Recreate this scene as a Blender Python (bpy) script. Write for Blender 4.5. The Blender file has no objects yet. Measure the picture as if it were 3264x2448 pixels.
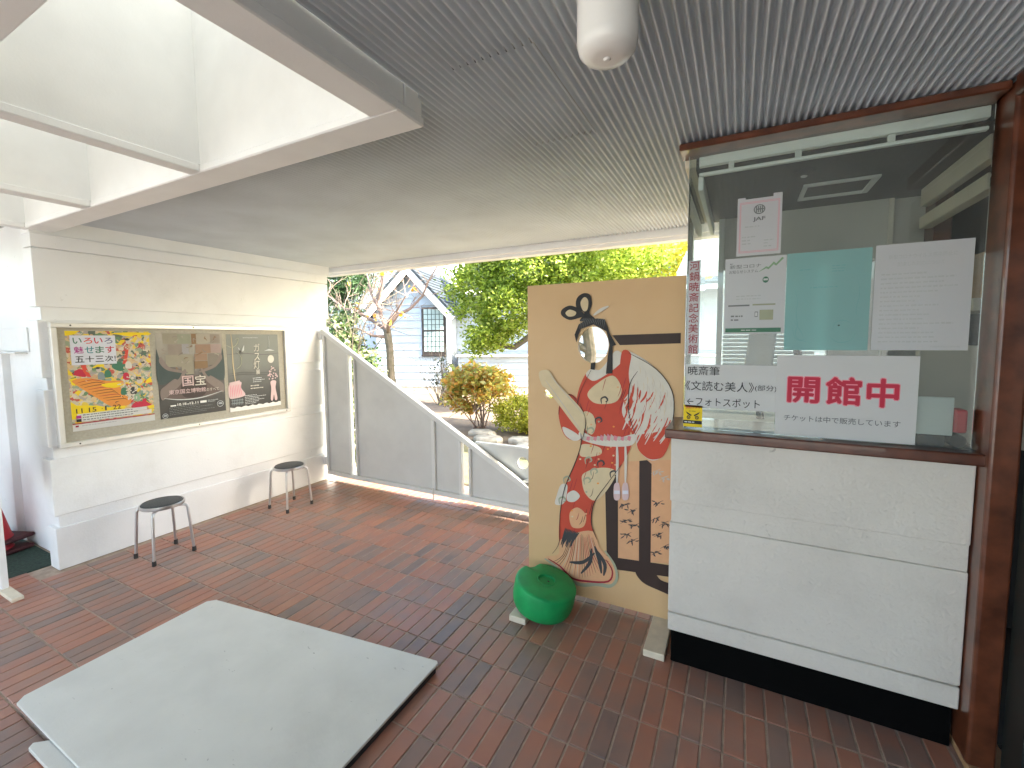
import bpy, bmesh, math, random
import numpy as np
from mathutils import Vector, Matrix
random.seed(7); rng = np.random.default_rng(7)
SC = bpy.context.scene
COL = SC.collection
R = math.radians
# ------------------------------------------------------------------ camera
H = 1.55
YAW, PIT, ROL, FPX, PPY = -0.47573, -0.07684, -0.00797, 1401.8, -35.64
def cam_axes():
    cy, sy, cp, sp = math.cos(YAW), math.sin(YAW), math.cos(PIT), math.sin(PIT)
    f = Vector((sy*cp, cy*cp, sp)); r = Vector((cy, -sy, 0)); u = r.cross(f)
    r2 = math.cos(ROL)*r + math.sin(ROL)*u; u2 = -math.sin(ROL)*r + math.cos(ROL)*u
    return r2, u2, f
CR, CU, CF = cam_axes()
cd = bpy.data.cameras.new('camera'); cam = bpy.data.objects.new('camera', cd); COL.objects.link(cam)
cam.matrix_world = Matrix(((CR.x, CU.x, -CF.x, 0), (CR.y, CU.y, -CF.y, 0), (CR.z, CU.z, -CF.z, H), (0, 0, 0, 1)))
cd.sensor_width = 36; cd.sensor_fit = 'HORIZONTAL'; cd.lens = 36*FPX/3264; cd.shift_y = PPY/3264
cd.clip_start = .02; cd.clip_end = 600
SC.camera = cam
# ------------------------------------------------------------------ light
SUN = Vector((.855, .085, .51)).normalized()
w = bpy.data.worlds.new('World'); SC.world = w; w.use_nodes = True
nt = w.node_tree; bg = nt.nodes['Background']
sky = nt.nodes.new('ShaderNodeTexSky'); sky.sky_type = 'NISHITA'; sky.sun_disc = False
sky.sun_elevation = math.asin(SUN.z); sky.sun_rotation = math.atan2(SUN.x, SUN.y)
sky.air_density = 1.0; sky.dust_density = 2.0; sky.ozone_density = 1.0
nt.links.new(sky.outputs[0], bg.inputs[0]); bg.inputs[1].default_value = .15
sl = bpy.data.lights.new('sun', 'SUN'); sl.energy = 4.0; sl.angle = R(.5); sl.color = (1, .95, .87)
so = bpy.data.objects.new('sun', sl); COL.objects.link(so)
so.rotation_euler = SUN.to_track_quat('Z', 'Y').to_euler()
SC.view_settings.view_transform = 'Standard'; SC.view_settings.look = 'None'
SC.view_settings.gamma = 1; SC.view_settings.exposure = 3.06
SC.view_settings.use_white_balance = True; SC.view_settings.white_balance_temperature = 6900; SC.view_settings.white_balance_tint = 6
SC.cycles.max_bounces = 10; SC.cycles.diffuse_bounces = 6; SC.cycles.transparent_max_bounces = 24
SC.cycles.sample_clamp_indirect = 8

# ------------------------------------------------------------------ pixel helpers
def ray(x, y):
    return CR*((x-1632)/FPX) - CU*((y-1224-PPY)/FPX) + CF
CP = Vector((0, 0, H))
def on_z(x, y, z): d = ray(x, y); return CP + d*((z-H)/d.z)
def on_y(x, y, Y): d = ray(x, y); return CP + d*(Y/d.y)
def to_px(p):
    q = Vector(p)-CP; c = q.dot(CF)
    return (1632+FPX*q.dot(CR)/c, 1224+PPY-FPX*q.dot(CU)/c, c)

# ------------------------------------------------------------------ materials
MATS = {}
def nodes(m): return m.node_tree.nodes, m.node_tree.links
def base(name):
    m = bpy.data.materials.new(name); m.use_nodes = True; MATS[name] = m
    return m
def mat(name, col, rough=.6, var=.06, scale=8, bump=0, bscale=60, metal=0, spec=.5, col2=None, dirt=0, coat=0, scuff=0):
    """Principled with soft noise variation, optional dirt blotches and fine relief."""
    m = base(name); N, L = nodes(m); b = N['Principled BSDF']
    b.inputs['Roughness'].default_value = rough; b.inputs['Metallic'].default_value = metal
    b.inputs['Specular IOR Level'].default_value = spec; b.inputs['Coat Weight'].default_value = coat
    tc = N.new('ShaderNodeNewGeometry')
    nz = N.new('ShaderNodeTexNoise'); nz.inputs['Scale'].default_value = scale; nz.inputs['Detail'].default_value = 6
    L.new(tc.outputs['Position'], nz.inputs['Vector'])
    cr = N.new('ShaderNodeMix'); cr.data_type = 'RGBA'
    c2 = col2 or tuple(max(0, c*(1-2*var)) for c in col)
    c1 = col if col2 else tuple(min(1, c*(1+var)) for c in col)
    cr.inputs[6].default_value = (*c1, 1); cr.inputs[7].default_value = (*c2, 1)
    mp = N.new('ShaderNodeMapRange'); mp.inputs[1].default_value = .3; mp.inputs[2].default_value = .7
    L.new(nz.outputs[0], mp.inputs[0]); L.new(mp.outputs[0], cr.inputs[0])
    out = cr.outputs[2]
    if dirt:
        n2 = N.new('ShaderNodeTexNoise'); n2.inputs['Scale'].default_value = 3.1; n2.inputs['Detail'].default_value = 10
        n2.inputs['Roughness'].default_value = .7
        L.new(tc.outputs['Position'], n2.inputs['Vector'])
        m2 = N.new('ShaderNodeMapRange'); m2.inputs[1].default_value = .52; m2.inputs[2].default_value = .78
        m2.inputs[4].default_value = dirt
        L.new(n2.outputs[0], m2.inputs[0])
        mx = N.new('ShaderNodeMix'); mx.data_type = 'RGBA'; mx.inputs[7].default_value = (.22, .19, .15, 1)
        L.new(m2.outputs[0], mx.inputs[0]); L.new(out, mx.inputs[6]); out = mx.outputs[2]
    if scuff:   # short scratches, specks and scuff marks
        mpg = N.new('ShaderNodeMapping'); mpg.inputs['Scale'].default_value = (9, 26, 14); mpg.inputs['Rotation'].default_value = (.2, .3, .7); L.new(tc.outputs['Position'], mpg.inputs['Vector'])
        n5 = N.new('ShaderNodeTexNoise'); n5.inputs['Scale'].default_value = 1.6; n5.inputs['Detail'].default_value = 3; n5.inputs['Distortion'].default_value = 1.5; L.new(mpg.outputs[0], n5.inputs['Vector'])
        m5 = N.new('ShaderNodeMapRange'); m5.inputs[1].default_value = .71; m5.inputs[2].default_value = .80; m5.inputs[4].default_value = scuff; L.new(n5.outputs[0], m5.inputs[0])
        mx5 = N.new('ShaderNodeMix'); mx5.data_type = 'RGBA'; mx5.inputs[7].default_value = (.25, .23, .19, 1)
        L.new(m5.outputs[0], mx5.inputs[0]); L.new(out, mx5.inputs[6]); out = mx5.outputs[2]
    L.new(out, b.inputs['Base Color'])
    if bump:
        n3 = N.new('ShaderNodeTexNoise'); n3.inputs['Scale'].default_value = bscale; n3.inputs['Detail'].default_value = 4
        L.new(tc.outputs['Position'], n3.inputs['Vector'])
        bp = N.new('ShaderNodeBump'); bp.inputs['Strength'].default_value = bump; bp.inputs['Distance'].default_value = .004
        L.new(n3.outputs[0], bp.inputs['Height']); L.new(bp.outputs[0], b.inputs['Normal'])
    return m
def flat(name, col, rough=.65):
    return mat(name, col, rough, var=.025, scale=25)
def glass(name, tint=(.93, .97, .95), refl=1.0, dust_haze=0):
    m = base(name); N, L = nodes(m); N.remove(N['Principled BSDF'])
    t = N.new('ShaderNodeBsdfTransparent'); t.inputs[0].default_value = (*tint, 1)
    g = N.new('ShaderNodeBsdfGlossy'); g.inputs['Roughness'].default_value = .015; g.inputs[0].default_value = (refl, refl, refl, 1)
    f = N.new('ShaderNodeFresnel'); f.inputs[0].default_value = 1.5
    mx = N.new('ShaderNodeMixShader'); L.new(f.outputs[0], mx.inputs[0]); L.new(t.outputs[0], mx.inputs[1]); L.new(g.outputs[0], mx.inputs[2])
    o = mx.outputs[0]
    if dust_haze:  # pale diffuse veil: dust film plus hazy reflection put into the colour
        geo = N.new('ShaderNodeNewGeometry'); nz = N.new('ShaderNodeTexNoise'); nz.inputs['Scale'].default_value = 2.2; nz.inputs['Detail'].default_value = 7
        L.new(geo.outputs['Position'], nz.inputs['Vector']); mr = N.new('ShaderNodeMapRange'); mr.inputs[1].default_value = .3; mr.inputs[2].default_value = .75
        mr.inputs[3].default_value = dust_haze*.5; mr.inputs[4].default_value = dust_haze*1.6; L.new(nz.outputs[0], mr.inputs[0])
        df = N.new('ShaderNodeBsdfDiffuse'); df.inputs[0].default_value = (.75, .76, .74, 1)
        m2 = N.new('ShaderNodeMixShader'); L.new(mr.outputs[0], m2.inputs[0]); L.new(o, m2.inputs[1]); L.new(df.outputs[0], m2.inputs[2]); o = m2.outputs[0]
    L.new(o, N['Material Output'].inputs[0]); return m
def sheet(name, col, trans=.4, see=0.0):
    """paper / acrylic that lets some light through"""
    m = base(name); N, L = nodes(m); b = N['Principled BSDF']
    b.inputs['Base Color'].default_value = (*col, 1); b.inputs['Roughness'].default_value = .55
    t = N.new('ShaderNodeBsdfTranslucent'); t.inputs[0].default_value = (*col, 1)
    mx = N.new('ShaderNodeMixShader'); mx.inputs[0].default_value = trans
    L.new(b.outputs[0], mx.inputs[1]); L.new(t.outputs[0], mx.inputs[2])
    o = mx.outputs[0]
    if see:
        tr = N.new('ShaderNodeBsdfTransparent'); tr.inputs[0].default_value = (*col, 1)
        m2 = N.new('ShaderNodeMixShader'); m2.inputs[0].default_value = see
        L.new(o, m2.inputs[1]); L.new(tr.outputs[0], m2.inputs[2]); o = m2.outputs[0]
    L.new(o, N['Material Output'].inputs[0]); return m
def leafmat(name, cols, trans=.35, rough=.4):
    m = base(name); N, L = nodes(m); b = N['Principled BSDF']; b.inputs['Roughness'].default_value = rough
    a = N.new('ShaderNodeAttribute'); a.attribute_name = 'tone'
    cr = N.new('ShaderNodeValToRGB'); e = cr.color_ramp.elements
    while len(e) < len(cols): e.new(.5)
    for i, c in enumerate(cols): e[i].position = i/(len(cols)-1); e[i].color = (*c, 1)
    L.new(a.outputs['Fac'], cr.inputs[0]); L.new(cr.outputs[0], b.inputs['Base Color'])
    t = N.new('ShaderNodeBsdfTranslucent'); L.new(cr.outputs[0], t.inputs[0])
    mx = N.new('ShaderNodeMixShader'); mx.inputs[0].default_value = trans
    L.new(b.outputs[0], mx.inputs[1]); L.new(t.outputs[0], mx.inputs[2]); L.new(mx.outputs[0], N['Material Output'].inputs[0])
    return m
TPX, TPY, TX0, TY0 = .0757, .2255, -.012, 1.717
def tilemat():
    m = base('quarry_tile'); N, L = nodes(m); b = N['Principled BSDF']
    g = N.new('ShaderNodeNewGeometry'); sp = N.new('ShaderNodeSeparateXYZ'); L.new(g.outputs['Position'], sp.inputs[0])
    def cell(sock, o, p):
        s = N.new('ShaderNodeMath'); s.operation = 'SUBTRACT'; L.new(sock, s.inputs[0]); s.inputs[1].default_value = o
        d = N.new('ShaderNodeMath'); d.operation = 'DIVIDE'; L.new(s.outputs[0], d.inputs[0]); d.inputs[1].default_value = p
        f = N.new('ShaderNodeMath'); f.operation = 'FLOOR'; L.new(d.outputs[0], f.inputs[0]); return f.outputs[0]
    cb = N.new('ShaderNodeCombineXYZ'); L.new(cell(sp.outputs[0], TX0, TPX), cb.inputs[0]); L.new(cell(sp.outputs[1], TY0, TPY), cb.inputs[1])
    wn = N.new('ShaderNodeTexWhiteNoise'); wn.noise_dimensions = '2D'; L.new(cb.outputs[0], wn.inputs['Vector'])
    # blotchy firing inside each tile: noise shifted per tile
    ad = N.new('ShaderNodeVectorMath'); ad.operation = 'MULTIPLY_ADD'
    L.new(wn.outputs['Color'], ad.inputs[0]); ad.inputs[1].default_value = (9, 9, 9); L.new(g.outputs['Position'], ad.inputs[2])
    nz = N.new('ShaderNodeTexNoise'); nz.inputs['Scale'].default_value = 7; nz.inputs['Detail'].default_value = 5
    L.new(ad.outputs[0], nz.inputs['Vector'])
    mm = N.new('ShaderNodeMath'); mm.operation = 'MULTIPLY_ADD'; L.new(nz.outputs[0], mm.inputs[0]); mm.inputs[1].default_value = .95
    m3 = N.new('ShaderNodeMath'); m3.operation = 'MULTIPLY_ADD'; L.new(wn.outputs[0], m3.inputs[0]); m3.inputs[1].default_value = .62; m3.inputs[2].default_value = -.3
    L.new(m3.outputs[0], mm.inputs[2])
    cr = N.new('ShaderNodeValToRGB'); e = cr.color_ramp.elements
    cols = [(.16, .115, .105), (.25, .155, .125), (.33, .155, .11), (.385, .15, .095), (.43, .19, .11)]
    while len(e) < 5: e.new(.5)
    for i, c in enumerate(cols): e[i].position = (.05, .32, .52, .74, .98)[i]; e[i].color = (*c, 1)
    L.new(mm.outputs[0], cr.inputs[0])
    # dusty film over the floor
    n2 = N.new('ShaderNodeTexNoise'); n2.inputs['Scale'].default_value = 1.3; n2.inputs['Detail'].default_value = 8; L.new(g.outputs['Position'], n2.inputs['Vector'])
    mp = N.new('ShaderNodeMapRange'); mp.inputs[1].default_value = .35; mp.inputs[2].default_value = .75; mp.inputs[4].default_value = .30
    L.new(n2.outputs[0], mp.inputs[0])
    mx = N.new('ShaderNodeMix'); mx.data_type = 'RGBA'; mx.inputs[7].default_value = (.42, .31, .23, 1)
    L.new(mp.outputs[0], mx.inputs[0]); L.new(cr.outputs[0], mx.inputs[6]); L.new(mx.outputs[2], b.inputs['Base Color'])
    rr = N.new('ShaderNodeMapRange'); rr.inputs[3].default_value = .26; rr.inputs[4].default_value = .46; L.new(nz.outputs[0], rr.inputs[0])
    L.new(rr.outputs[0], b.inputs['Roughness'])
    n4 = N.new('ShaderNodeTexNoise'); n4.inputs['Scale'].default_value = 45; L.new(g.outputs['Position'], n4.inputs['Vector'])
    bp = N.new('ShaderNodeBump'); bp.inputs['Strength'].default_value = .15; bp.inputs['Distance'].default_value = .003
    L.new(n4.outputs[0], bp.inputs['Height']); L.new(bp.outputs[0], b.inputs['Normal'])
    return m
def mosaic(name, cols, scale, rough=.6, stretch=(1, 1, 1), seed=0, detail=.5):
    """printed picture surface: warped voronoi patches through a colour ramp"""
    m = base(name); N, L = nodes(m); b = N['Principled BSDF']; b.inputs['Roughness'].default_value = rough
    g = N.new('ShaderNodeNewGeometry')
    mpg = N.new('ShaderNodeMapping'); mpg.inputs['Scale'].default_value = stretch; mpg.inputs['Location'].default_value = (seed, seed, seed)
    L.new(g.outputs['Position'], mpg.inputs['Vector'])
    nz = N.new('ShaderNodeTexNoise'); nz.inputs['Scale'].default_value = scale*.8; nz.inputs['Detail'].default_value = 6; L.new(mpg.outputs[0], nz.inputs['Vector'])
    ad = N.new('ShaderNodeMix'); ad.data_type = 'VECTOR'; ad.inputs[0].default_value = detail*.12
    L.new(mpg.outputs[0], ad.inputs[4]); L.new(nz.outputs['Color'], ad.inputs[5])
    vo = N.new('ShaderNodeTexVoronoi'); vo.inputs['Scale'].default_value = scale; L.new(ad.outputs[1], vo.inputs['Vector'])
    wn = N.new('ShaderNodeTexWhiteNoise'); L.new(vo.outputs['Color'], wn.inputs['Vector'])
    cr = N.new('ShaderNodeValToRGB'); cr.color_ramp.interpolation = 'CONSTANT'; e = cr.color_ramp.elements
    while len(e) < len(cols): e.new(.5)
    for i, c in enumerate(cols): e[i].position = i/len(cols); e[i].color = (*c, 1)
    L.new(wn.outputs[0], cr.inputs[0]); L.new(cr.outputs[0], b.inputs['Base Color'])
    return m

mat('white_paint', (.80, .805, .80), .5, .02, 3, .2, 90, dirt=.13, scuff=.35)
mat('white_stucco', (.655, .615, .55), .8, .03, 3, 1.0, 75, dirt=.12, scuff=.6)
mat('soffit_white', (.84, .84, .82), .6, .03, 4, .1, 120, dirt=.05)
mat('ceiling_metal', (.58, .63, .68), .5, .05, 2.5, dirt=.14)
mat('gate_grey', (.66, .66, .63), .42, .03, 5, .08, 200, dirt=.10, scuff=.3)
mat('gate_rail', (.74, .74, .71), .4, .03, 5, dirt=.10)
mat('grout', (.44, .34, .26), .9, .15, 20, .3, 200)
tilemat()
mat('red_wood', (.135, .040, .018), .28, .25, 14, coat=.4)
mat('dark_wood', (.10, .028, .014), .3, .25, 14, coat=.4)
mat('black_skirting', (.0025, .0025, .0025), .9, .1, 10, spec=.08)
mat('chrome', (.62, .62, .62), .28, .03, 10, metal=1)
mat('black_rubber', (.03, .028, .027), .7, .1, 30)
mat('seat_vinyl', (.055, .06, .062), .55, .15, 120, .4, 300)
mat('green_plastic', (.0, .36, .10), .45, .12, 9, .12, 80, dirt=.10)
mat('board_white', (.68, .665, .60), .36, .03, 6, .12, 100, dirt=.14, scuff=.9)
mat('opal_glass', (.92, .91, .86), .25, .01, 5)
mat('alu', (.70, .69, .65), .38, .03, 10, metal=.3)
mat('felt_beige', (.40, .37, .30), .9, .06, 60, .3, 400)
mat('wood_cream', (.70, .62, .48), .6, .06, 20)
mat('panel_tan', (.60, .385, .19), .5, .05, 3, .25, 500, col2=(.63, .42, .22))
mat('soil', (.17, .12, .085), .95, .3, 5, .8, 25, col2=(.25, .185, .13))
mat('moss', (.15, .155, .07), .95, .3, 8, .8, 60, col2=(.24, .20, .12))
mat('concrete_ground', (.42, .41, .38), .9, .1, 2, .3, 60)
mat('stone', (.50, .44, .37), .85, .2, 9, .6, 30)
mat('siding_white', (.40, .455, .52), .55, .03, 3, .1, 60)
mat('trim_white', (.82, .82, .80), .5, .02, 5)
mat('slate', (.05, .06, .07), .6, .3, 12, .4, 40)
mat('win_frame', (.035, .025, .022), .4, .1, 10)
mat('lead_line', (.05, .07, .07), .5, .1, 10)
mat('curtain', (.42, .52, .50), .8, .1, 6)
mat('bark', (.20, .165, .13), .9, .35, 14, .9, 60, col2=(.11, .10, .07))
mat('bark_pale', (.34, .235, .20), .85, .3, 14, .6, 60, col2=(.19, .14, .115))
mat('cone_red', (.50, .01, .02), .45, .08, 20)
mat('cone_dark', (.06, .008, .01), .6, .1, 20)
mat('mat_green', (.028, .055, .038), .95, .3, 60, .6, 300)
mat('door_maroon', (.06, .012, .012), .4, .1, 10)
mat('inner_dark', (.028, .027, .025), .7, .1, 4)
mat('inner_beige', (.50, .47, .43), .75, .04, 5)
mat('inner_cream', (.62, .56, .48), .7, .04, 5)
mat('blind_grey', (.60, .61, .60), .5, .03, 5)
mat('dark_metal', (.018, .024, .022), .3, .1, 5)
mat('cardboard', (.42, .24, .12), .8, .06, 20)
flat('ink_black', (.012, .011, .012)); flat('ink_grey', (.16, .17, .17)); flat('ink_red', (.50, .018, .05)); flat('ink_crimson', (.33, .015, .03))
flat('halo_pink', (.83, .32, .38)); flat('ink_white', (.75, .74, .70)); flat('ink_green', (.05, .17, .10)); flat('ink_teal', (.05, .22, .25))
flat('ink_orangered', (.65, .07, .04)); flat('ink_violet', (.13, .13, .26)); flat('ink_magenta', (.40, .03, .22)); flat('ink_yellow', (.80, .58, .01))
flat('ink_orange', (.72, .27, .05)); flat('ink_pale', (.55, .57, .56)); flat('ink_lav', (.63, .64, .70)); flat('ink_brown', (.035, .018, .014))
flat('ink_robe', (.52, .060, .028)); flat('ink_cream', (.62, .50, .31)); flat('ink_offwhite', (.62, .58, .50)); flat('ink_sage', (.33, .35, .24))
flat('ink_peach', (.66, .36, .19)); flat('ink_pink', (.62, .22, .26)); flat('ink_fawn', (.50, .44, .37)); flat('ink_steel', (.22, .26, .26))
flat('ink_lightgreen', (.25, .40, .24)); flat('ink_skin', (.55, .47, .40)); flat('ink_charcoal', (.045, .043, .045)); flat('ink_palepink', (.62, .45, .44))
sheet('paper_white', (.76, .76, .75), .35); sheet('paper_teal', (.50, .76, .75), .45, .34); flat('ink_tealline', (.25, .46, .46)); sheet('paper_thin', (.74, .75, .76), .35, .10)
sheet('acrylic_dome', (.50, .505, .495), .9, .12); sheet('polycarb', (.75, .80, .82), .6, .35)
glass('window_glass', dust_haze=.042); glass('pane_dark', (.45, .55, .52)); glass('door_glass', (.10, .13, .12), .5)
leafmat('leaf_evergreen', [(.09, .15, .02), (.25, .35, .04), (.45, .54, .09), (.60, .64, .20)], .6)
leafmat('leaf_camellia', [(.015, .045, .015), (.05, .10, .03), (.13, .19, .06), (.40, .42, .24), (.50, .46, .30)], .3, .22)
leafmat('leaf_autumn', [(.26, .34, .06), (.55, .56, .14), (.74, .58, .14), (.66, .32, .08), (.52, .58, .20), (.70, .64, .32)], .6)
leafmat('leaf_yellow', [(.22, .28, .03), (.52, .52, .07), (.70, .66, .12), (.40, .44, .06)], .6)
leafmat('leaf_gold', [(.70, .34, .02), (.75, .45, .03), (.65, .18, .03)])
leafmat('leaf_pine', [(.02, .06, .02), (.05, .11, .035), (.09, .16, .05)], .1)
leafmat('leaf_dark', [(.02, .03, .02), (.05, .07, .04), (.10, .12, .06)], .15)

# ------------------------------------------------------------------ object helpers
def link(name, me, m=None, parent=None):
    o = bpy.data.objects.new(name, me); COL.objects.link(o)
    if me is not None and m:
        me.materials.clear(); me.materials.append(MATS[m])
    if parent: o.parent = parent
    return o
def tag(o, label=None, cat=None, group=None, kind=None):
    if label: o['label'] = label
    if cat: o['category'] = cat
    if group: o['group'] = group
    if kind: o['kind'] = kind
    return o
def thing(name, label, cat, loc=(0, 0, 0), group=None):
    o = bpy.data.objects.new(name, None); COL.objects.link(o); o.location = loc; o.empty_display_size = .1
    return tag(o, label, cat, group)
class B:
    """collects geometry for one mesh"""
    def __init__(s): s.bm = bmesh.new()
    def box(s, x0, x1, y0, y1, z0, z1, bev=0, seg=1):
        r = bmesh.ops.create_cube(s.bm, size=1)
        vs = r['verts']
        for v in vs: v.co = Vector((x0+(v.co.x+.5)*(x1-x0), y0+(v.co.y+.5)*(y1-y0), z0+(v.co.z+.5)*(z1-z0)))
        if bev:
            es = list({e for v in vs for e in v.link_edges})
            bmesh.ops.bevel(s.bm, geom=es, offset=bev, segments=seg, affect='EDGES', profile=.5)
        return s
    def prism(s, pts, axis, a, b, bev=0):
        """extrude 2-D polygon along axis ('x': pts=(y,z), 'y': pts=(x,z), 'z': pts=(x,y))"""
        def P(p, t): return {'x': (t, p[0], p[1]), 'y': (p[0], t, p[1]), 'z': (p[0], p[1], t)}[axis]
        A = [s.bm.verts.new(P(p, a)) for p in pts]; Bv = [s.bm.verts.new(P(p, b)) for p in pts]
        n = len(pts); fs = [s.bm.faces.new(A), s.bm.faces.new(Bv[::-1])]
        for i in range(n): fs.append(s.bm.faces.new((A[i], Bv[i], Bv[(i+1) % n], A[(i+1) % n])))
        if bev:
            es = list({e for f in fs for e in f.edges})
            bmesh.ops.bevel(s.bm, geom=es, offset=bev, segments=2, affect='EDGES', profile=.5)
        return s
    def tube(s, path, rad, n=10, cap=True):
        path = [Vector(p) for p in path]; rads = rad if hasattr(rad, '__len__') else [rad]*len(path)
        rings = []; prev = None
        for i, p in enumerate(path):
            t = (path[min(i+1, len(path)-1)]-path[max(i-1, 0)]).normalized()
            if prev is None:
                a = t.orthogonal().normalized()
            else:
                a = (prev - t*prev.dot(t)).normalized()
            prev = a; b = t.cross(a)
            rings.append([s.bm.verts.new(p+(a*math.cos(2*math.pi*k/n)+b*math.sin(2*math.pi*k/n))*rads[i]) for k in range(n)])
        for q, r2 in zip(rings, rings[1:]):
            for k in range(n): s.bm.faces.new((q[k], q[(k+1) % n], r2[(k+1) % n], r2[k]))
        if cap:
            s.bm.faces.new(rings[0][::-1]); s.bm.faces.new(rings[-1])
        return s
    def lathe(s, prof, c=(0, 0, 0), n=40):
        rings = []
        for r, z in prof:
            if r < 1e-6: rings.append([s.bm.verts.new((c[0], c[1], c[2]+z))])
            else: rings.append([s.bm.verts.new((c[0]+r*math.cos(2*math.pi*k/n), c[1]+r*math.sin(2*math.pi*k/n), c[2]+z)) for k in range(n)])
        for q, r2 in zip(rings, rings[1:]):
            if len(q) == 1 and len(r2) == 1: continue
            for k in range(n):
                k2 = (k+1) % n
                if len(q) == 1: s.bm.faces.new((q[0], r2[k], r2[k2]))
                elif len(r2) == 1: s.bm.faces.new((q[k], r2[0], q[k2]))
                else: s.bm.faces.new((q[k], r2[k], r2[k2], q[k2]))
        return s
    def poly(s, pts):
        s.bm.faces.new([s.bm.verts.new(p) for p in pts]); return s
    def mesh(s, name='m', smooth=False, recalc=True):
        if recalc: bmesh.ops.recalc_face_normals(s.bm, faces=s.bm.faces)
        me = bpy.data.meshes.new(name); s.bm.to_mesh(me); s.bm.free()
        if smooth:
            for p in me.polygons: p.use_smooth = True
            try: me.set_sharp_from_angle(angle=R(35))
            except Exception: pass
        return me
    def put(s, name, m, parent=None, smooth=False, recalc=True):
        return link(name, s.mesh(name, smooth, recalc), m, parent)
def box(name, m, parent, x0, x1, y0, y1, z0, z1, bev=.003, seg=1):
    return B().box(x0, x1, y0, y1, z0, z1, bev, seg).put(name, m, parent)
def local(o, parent):
    """parts are modelled in world coordinates: keep them there under a parent that has a location"""
    o.parent = parent; o.matrix_parent_inverse = Matrix.Translation(-parent.location) if parent.rotation_euler.x == 0 else parent.matrix_world.inverted()
    return o

# planes for print: origin, right, up, normal
class Plane:
    def __init__(s, o, r, u, n): s.o, s.r, s.u, s.n = Vector(o), Vector(r), Vector(u), Vector(n)
    def p(s, a, b, e=0): return s.o + s.r*a + s.u*b + s.n*e
EPS = .0008
def smooth_pts(pts, k=6, closed=True):
    P = [Vector((a, b)) for a, b in pts]; n = len(P); out = []
    for i in range(n if closed else n-1):
        g = (lambda j: P[j % n]) if closed else (lambda j: P[max(0, min(n-1, j))])
        a, b, c, d = g(i-1), g(i), g(i+1), g(i+2)
        for t in range(k):
            t /= k
            out.append(.5*((2*b)+(c-a)*t+(2*a-5*b+4*c-d)*t*t+(3*b-a-3*c+d)*t**3))
    if not closed: out.append(P[-1])
    return [(v.x, v.y) for v in out]
PC = [0]
def lay(layer):
    PC[0] = (PC[0]+1) % 90; return layer*EPS + PC[0]*8e-6
def shape(pl, pts, m, parent, layer=1, name='print', smooth=False):
    if smooth: pts = smooth_pts(pts)
    e = lay(layer); bm = B(); bm.poly([pl.p(a, b, e) for a, b in pts])
    return bm.put(name, m, parent, recalc=False)
def shapes(pl, polys, m, parent, layer=1, name='print'):
    bm = B()
    for pts in polys:
        e = lay(layer); bm.poly([pl.p(a, b, e) for a, b in pts])
    return bm.put(name, m, parent, recalc=False)
def stroke_pts(pts, wd, k=5):
    c = smooth_pts(pts, k, False); n = len(c); L_, R_ = [], []
    for i, (x, y) in enumerate(c):
        a, b = c[max(0, i-1)], c[min(n-1, i+1)]; dx, dy = b[0]-a[0], b[1]-a[1]; l = math.hypot(dx, dy) or 1
        ww = wd*(.35+.65*math.sin(math.pi*min(1, max(0, i/(n-1)))))/2
        L_.append((x-dy/l*ww, y+dx/l*ww)); R_.append((x+dy/l*ww, y-dx/l*ww))
    return L_+R_[::-1]
def rect(a0, b0, a1, b1): return [(a0, b0), (a1, b0), (a1, b1), (a0, b1)]
def ell(a, b, ra, rb, n=28): return [(a+ra*math.cos(2*math.pi*k/n), b+rb*math.sin(2*math.pi*k/n)) for k in range(n)]
def text_mesh(body, offset=0, spacing=1.0):
    c = bpy.data.curves.new('txt', 'FONT'); c.body = body; c.size = 1; c.offset = offset; c.space_character = spacing
    c.resolution_u = 3
    o = bpy.data.objects.new('txt', c); COL.objects.link(o)
    dg = bpy.context.evaluated_depsgraph_get(); dg.update()
    me = bpy.data.meshes.new_from_object(o.evaluated_get(dg), depsgraph=dg)
    bpy.data.objects.remove(o); bpy.data.curves.remove(c)
    return me
def text(pl, body, a0, b0, wd, ht, m, parent, layer=2, name='lettering', offset=0, keep=False, grow=0):
    """fit the words into the box a0,b0 (lower left) by wd x ht on the plane; offset thickens the strokes"""
    me = text_mesh(body)
    if offset:
        n = 8 if offset > .04 else 4; bmt = bmesh.new(); bmt.from_mesh(me); base_g = list(bmt.verts)+list(bmt.edges)+list(bmt.faces)
        for k in range(n):
            d = bmesh.ops.duplicate(bmt, geom=base_g); a = 2*math.pi*k/n+.4
            for e in d['geom']:
                if isinstance(e, bmesh.types.BMVert): e.co.x += math.cos(a)*offset; e.co.y += math.sin(a)*offset; e.co.z -= .02*(k+1)
        bmt.to_mesh(me); bmt.free()
    Z = [v.co.z for v in me.vertices]
    V = np.array([v.co[:2] for v in me.vertices]); mn, mx = V.min(0), V.max(0); d = np.maximum(mx-mn, 1e-6)
    sx, sy = wd/d[0], ht/d[1]
    if keep: sx = sy = min(sx, sy)
    for v, q, z in zip(me.vertices, V, Z):
        v.co = pl.p(a0+(q[0]-mn[0])*sx, b0+(q[1]-mn[1])*sy, (layer+z*2.5)*EPS)
    return link(name, me, m, parent)
def fuzz_lines(pl, a0, a1, b1, b0, n, m, parent, seed=0, layer=2, h=.42, fill=.9):
    """rows of unreadably small type: short broken dashes"""
    rd = random.Random(seed); polys = []; st = (b1-b0)/n
    for i in range(n):
        y = b1-st*(i+.5); x = a0; end = a0+(a1-a0)*rd.uniform(.45, 1)*fill
        while x < end:
            l = rd.uniform(.008, .03)*.6; polys.append(rect(x, y-st*h/2*rd.uniform(.6, 1), min(x+l, end), y+st*h/2*rd.uniform(.6, 1))); x += l+rd.uniform(.002, .005)
    return shapes(pl, polys, m, parent, layer, 'small_print')

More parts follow.
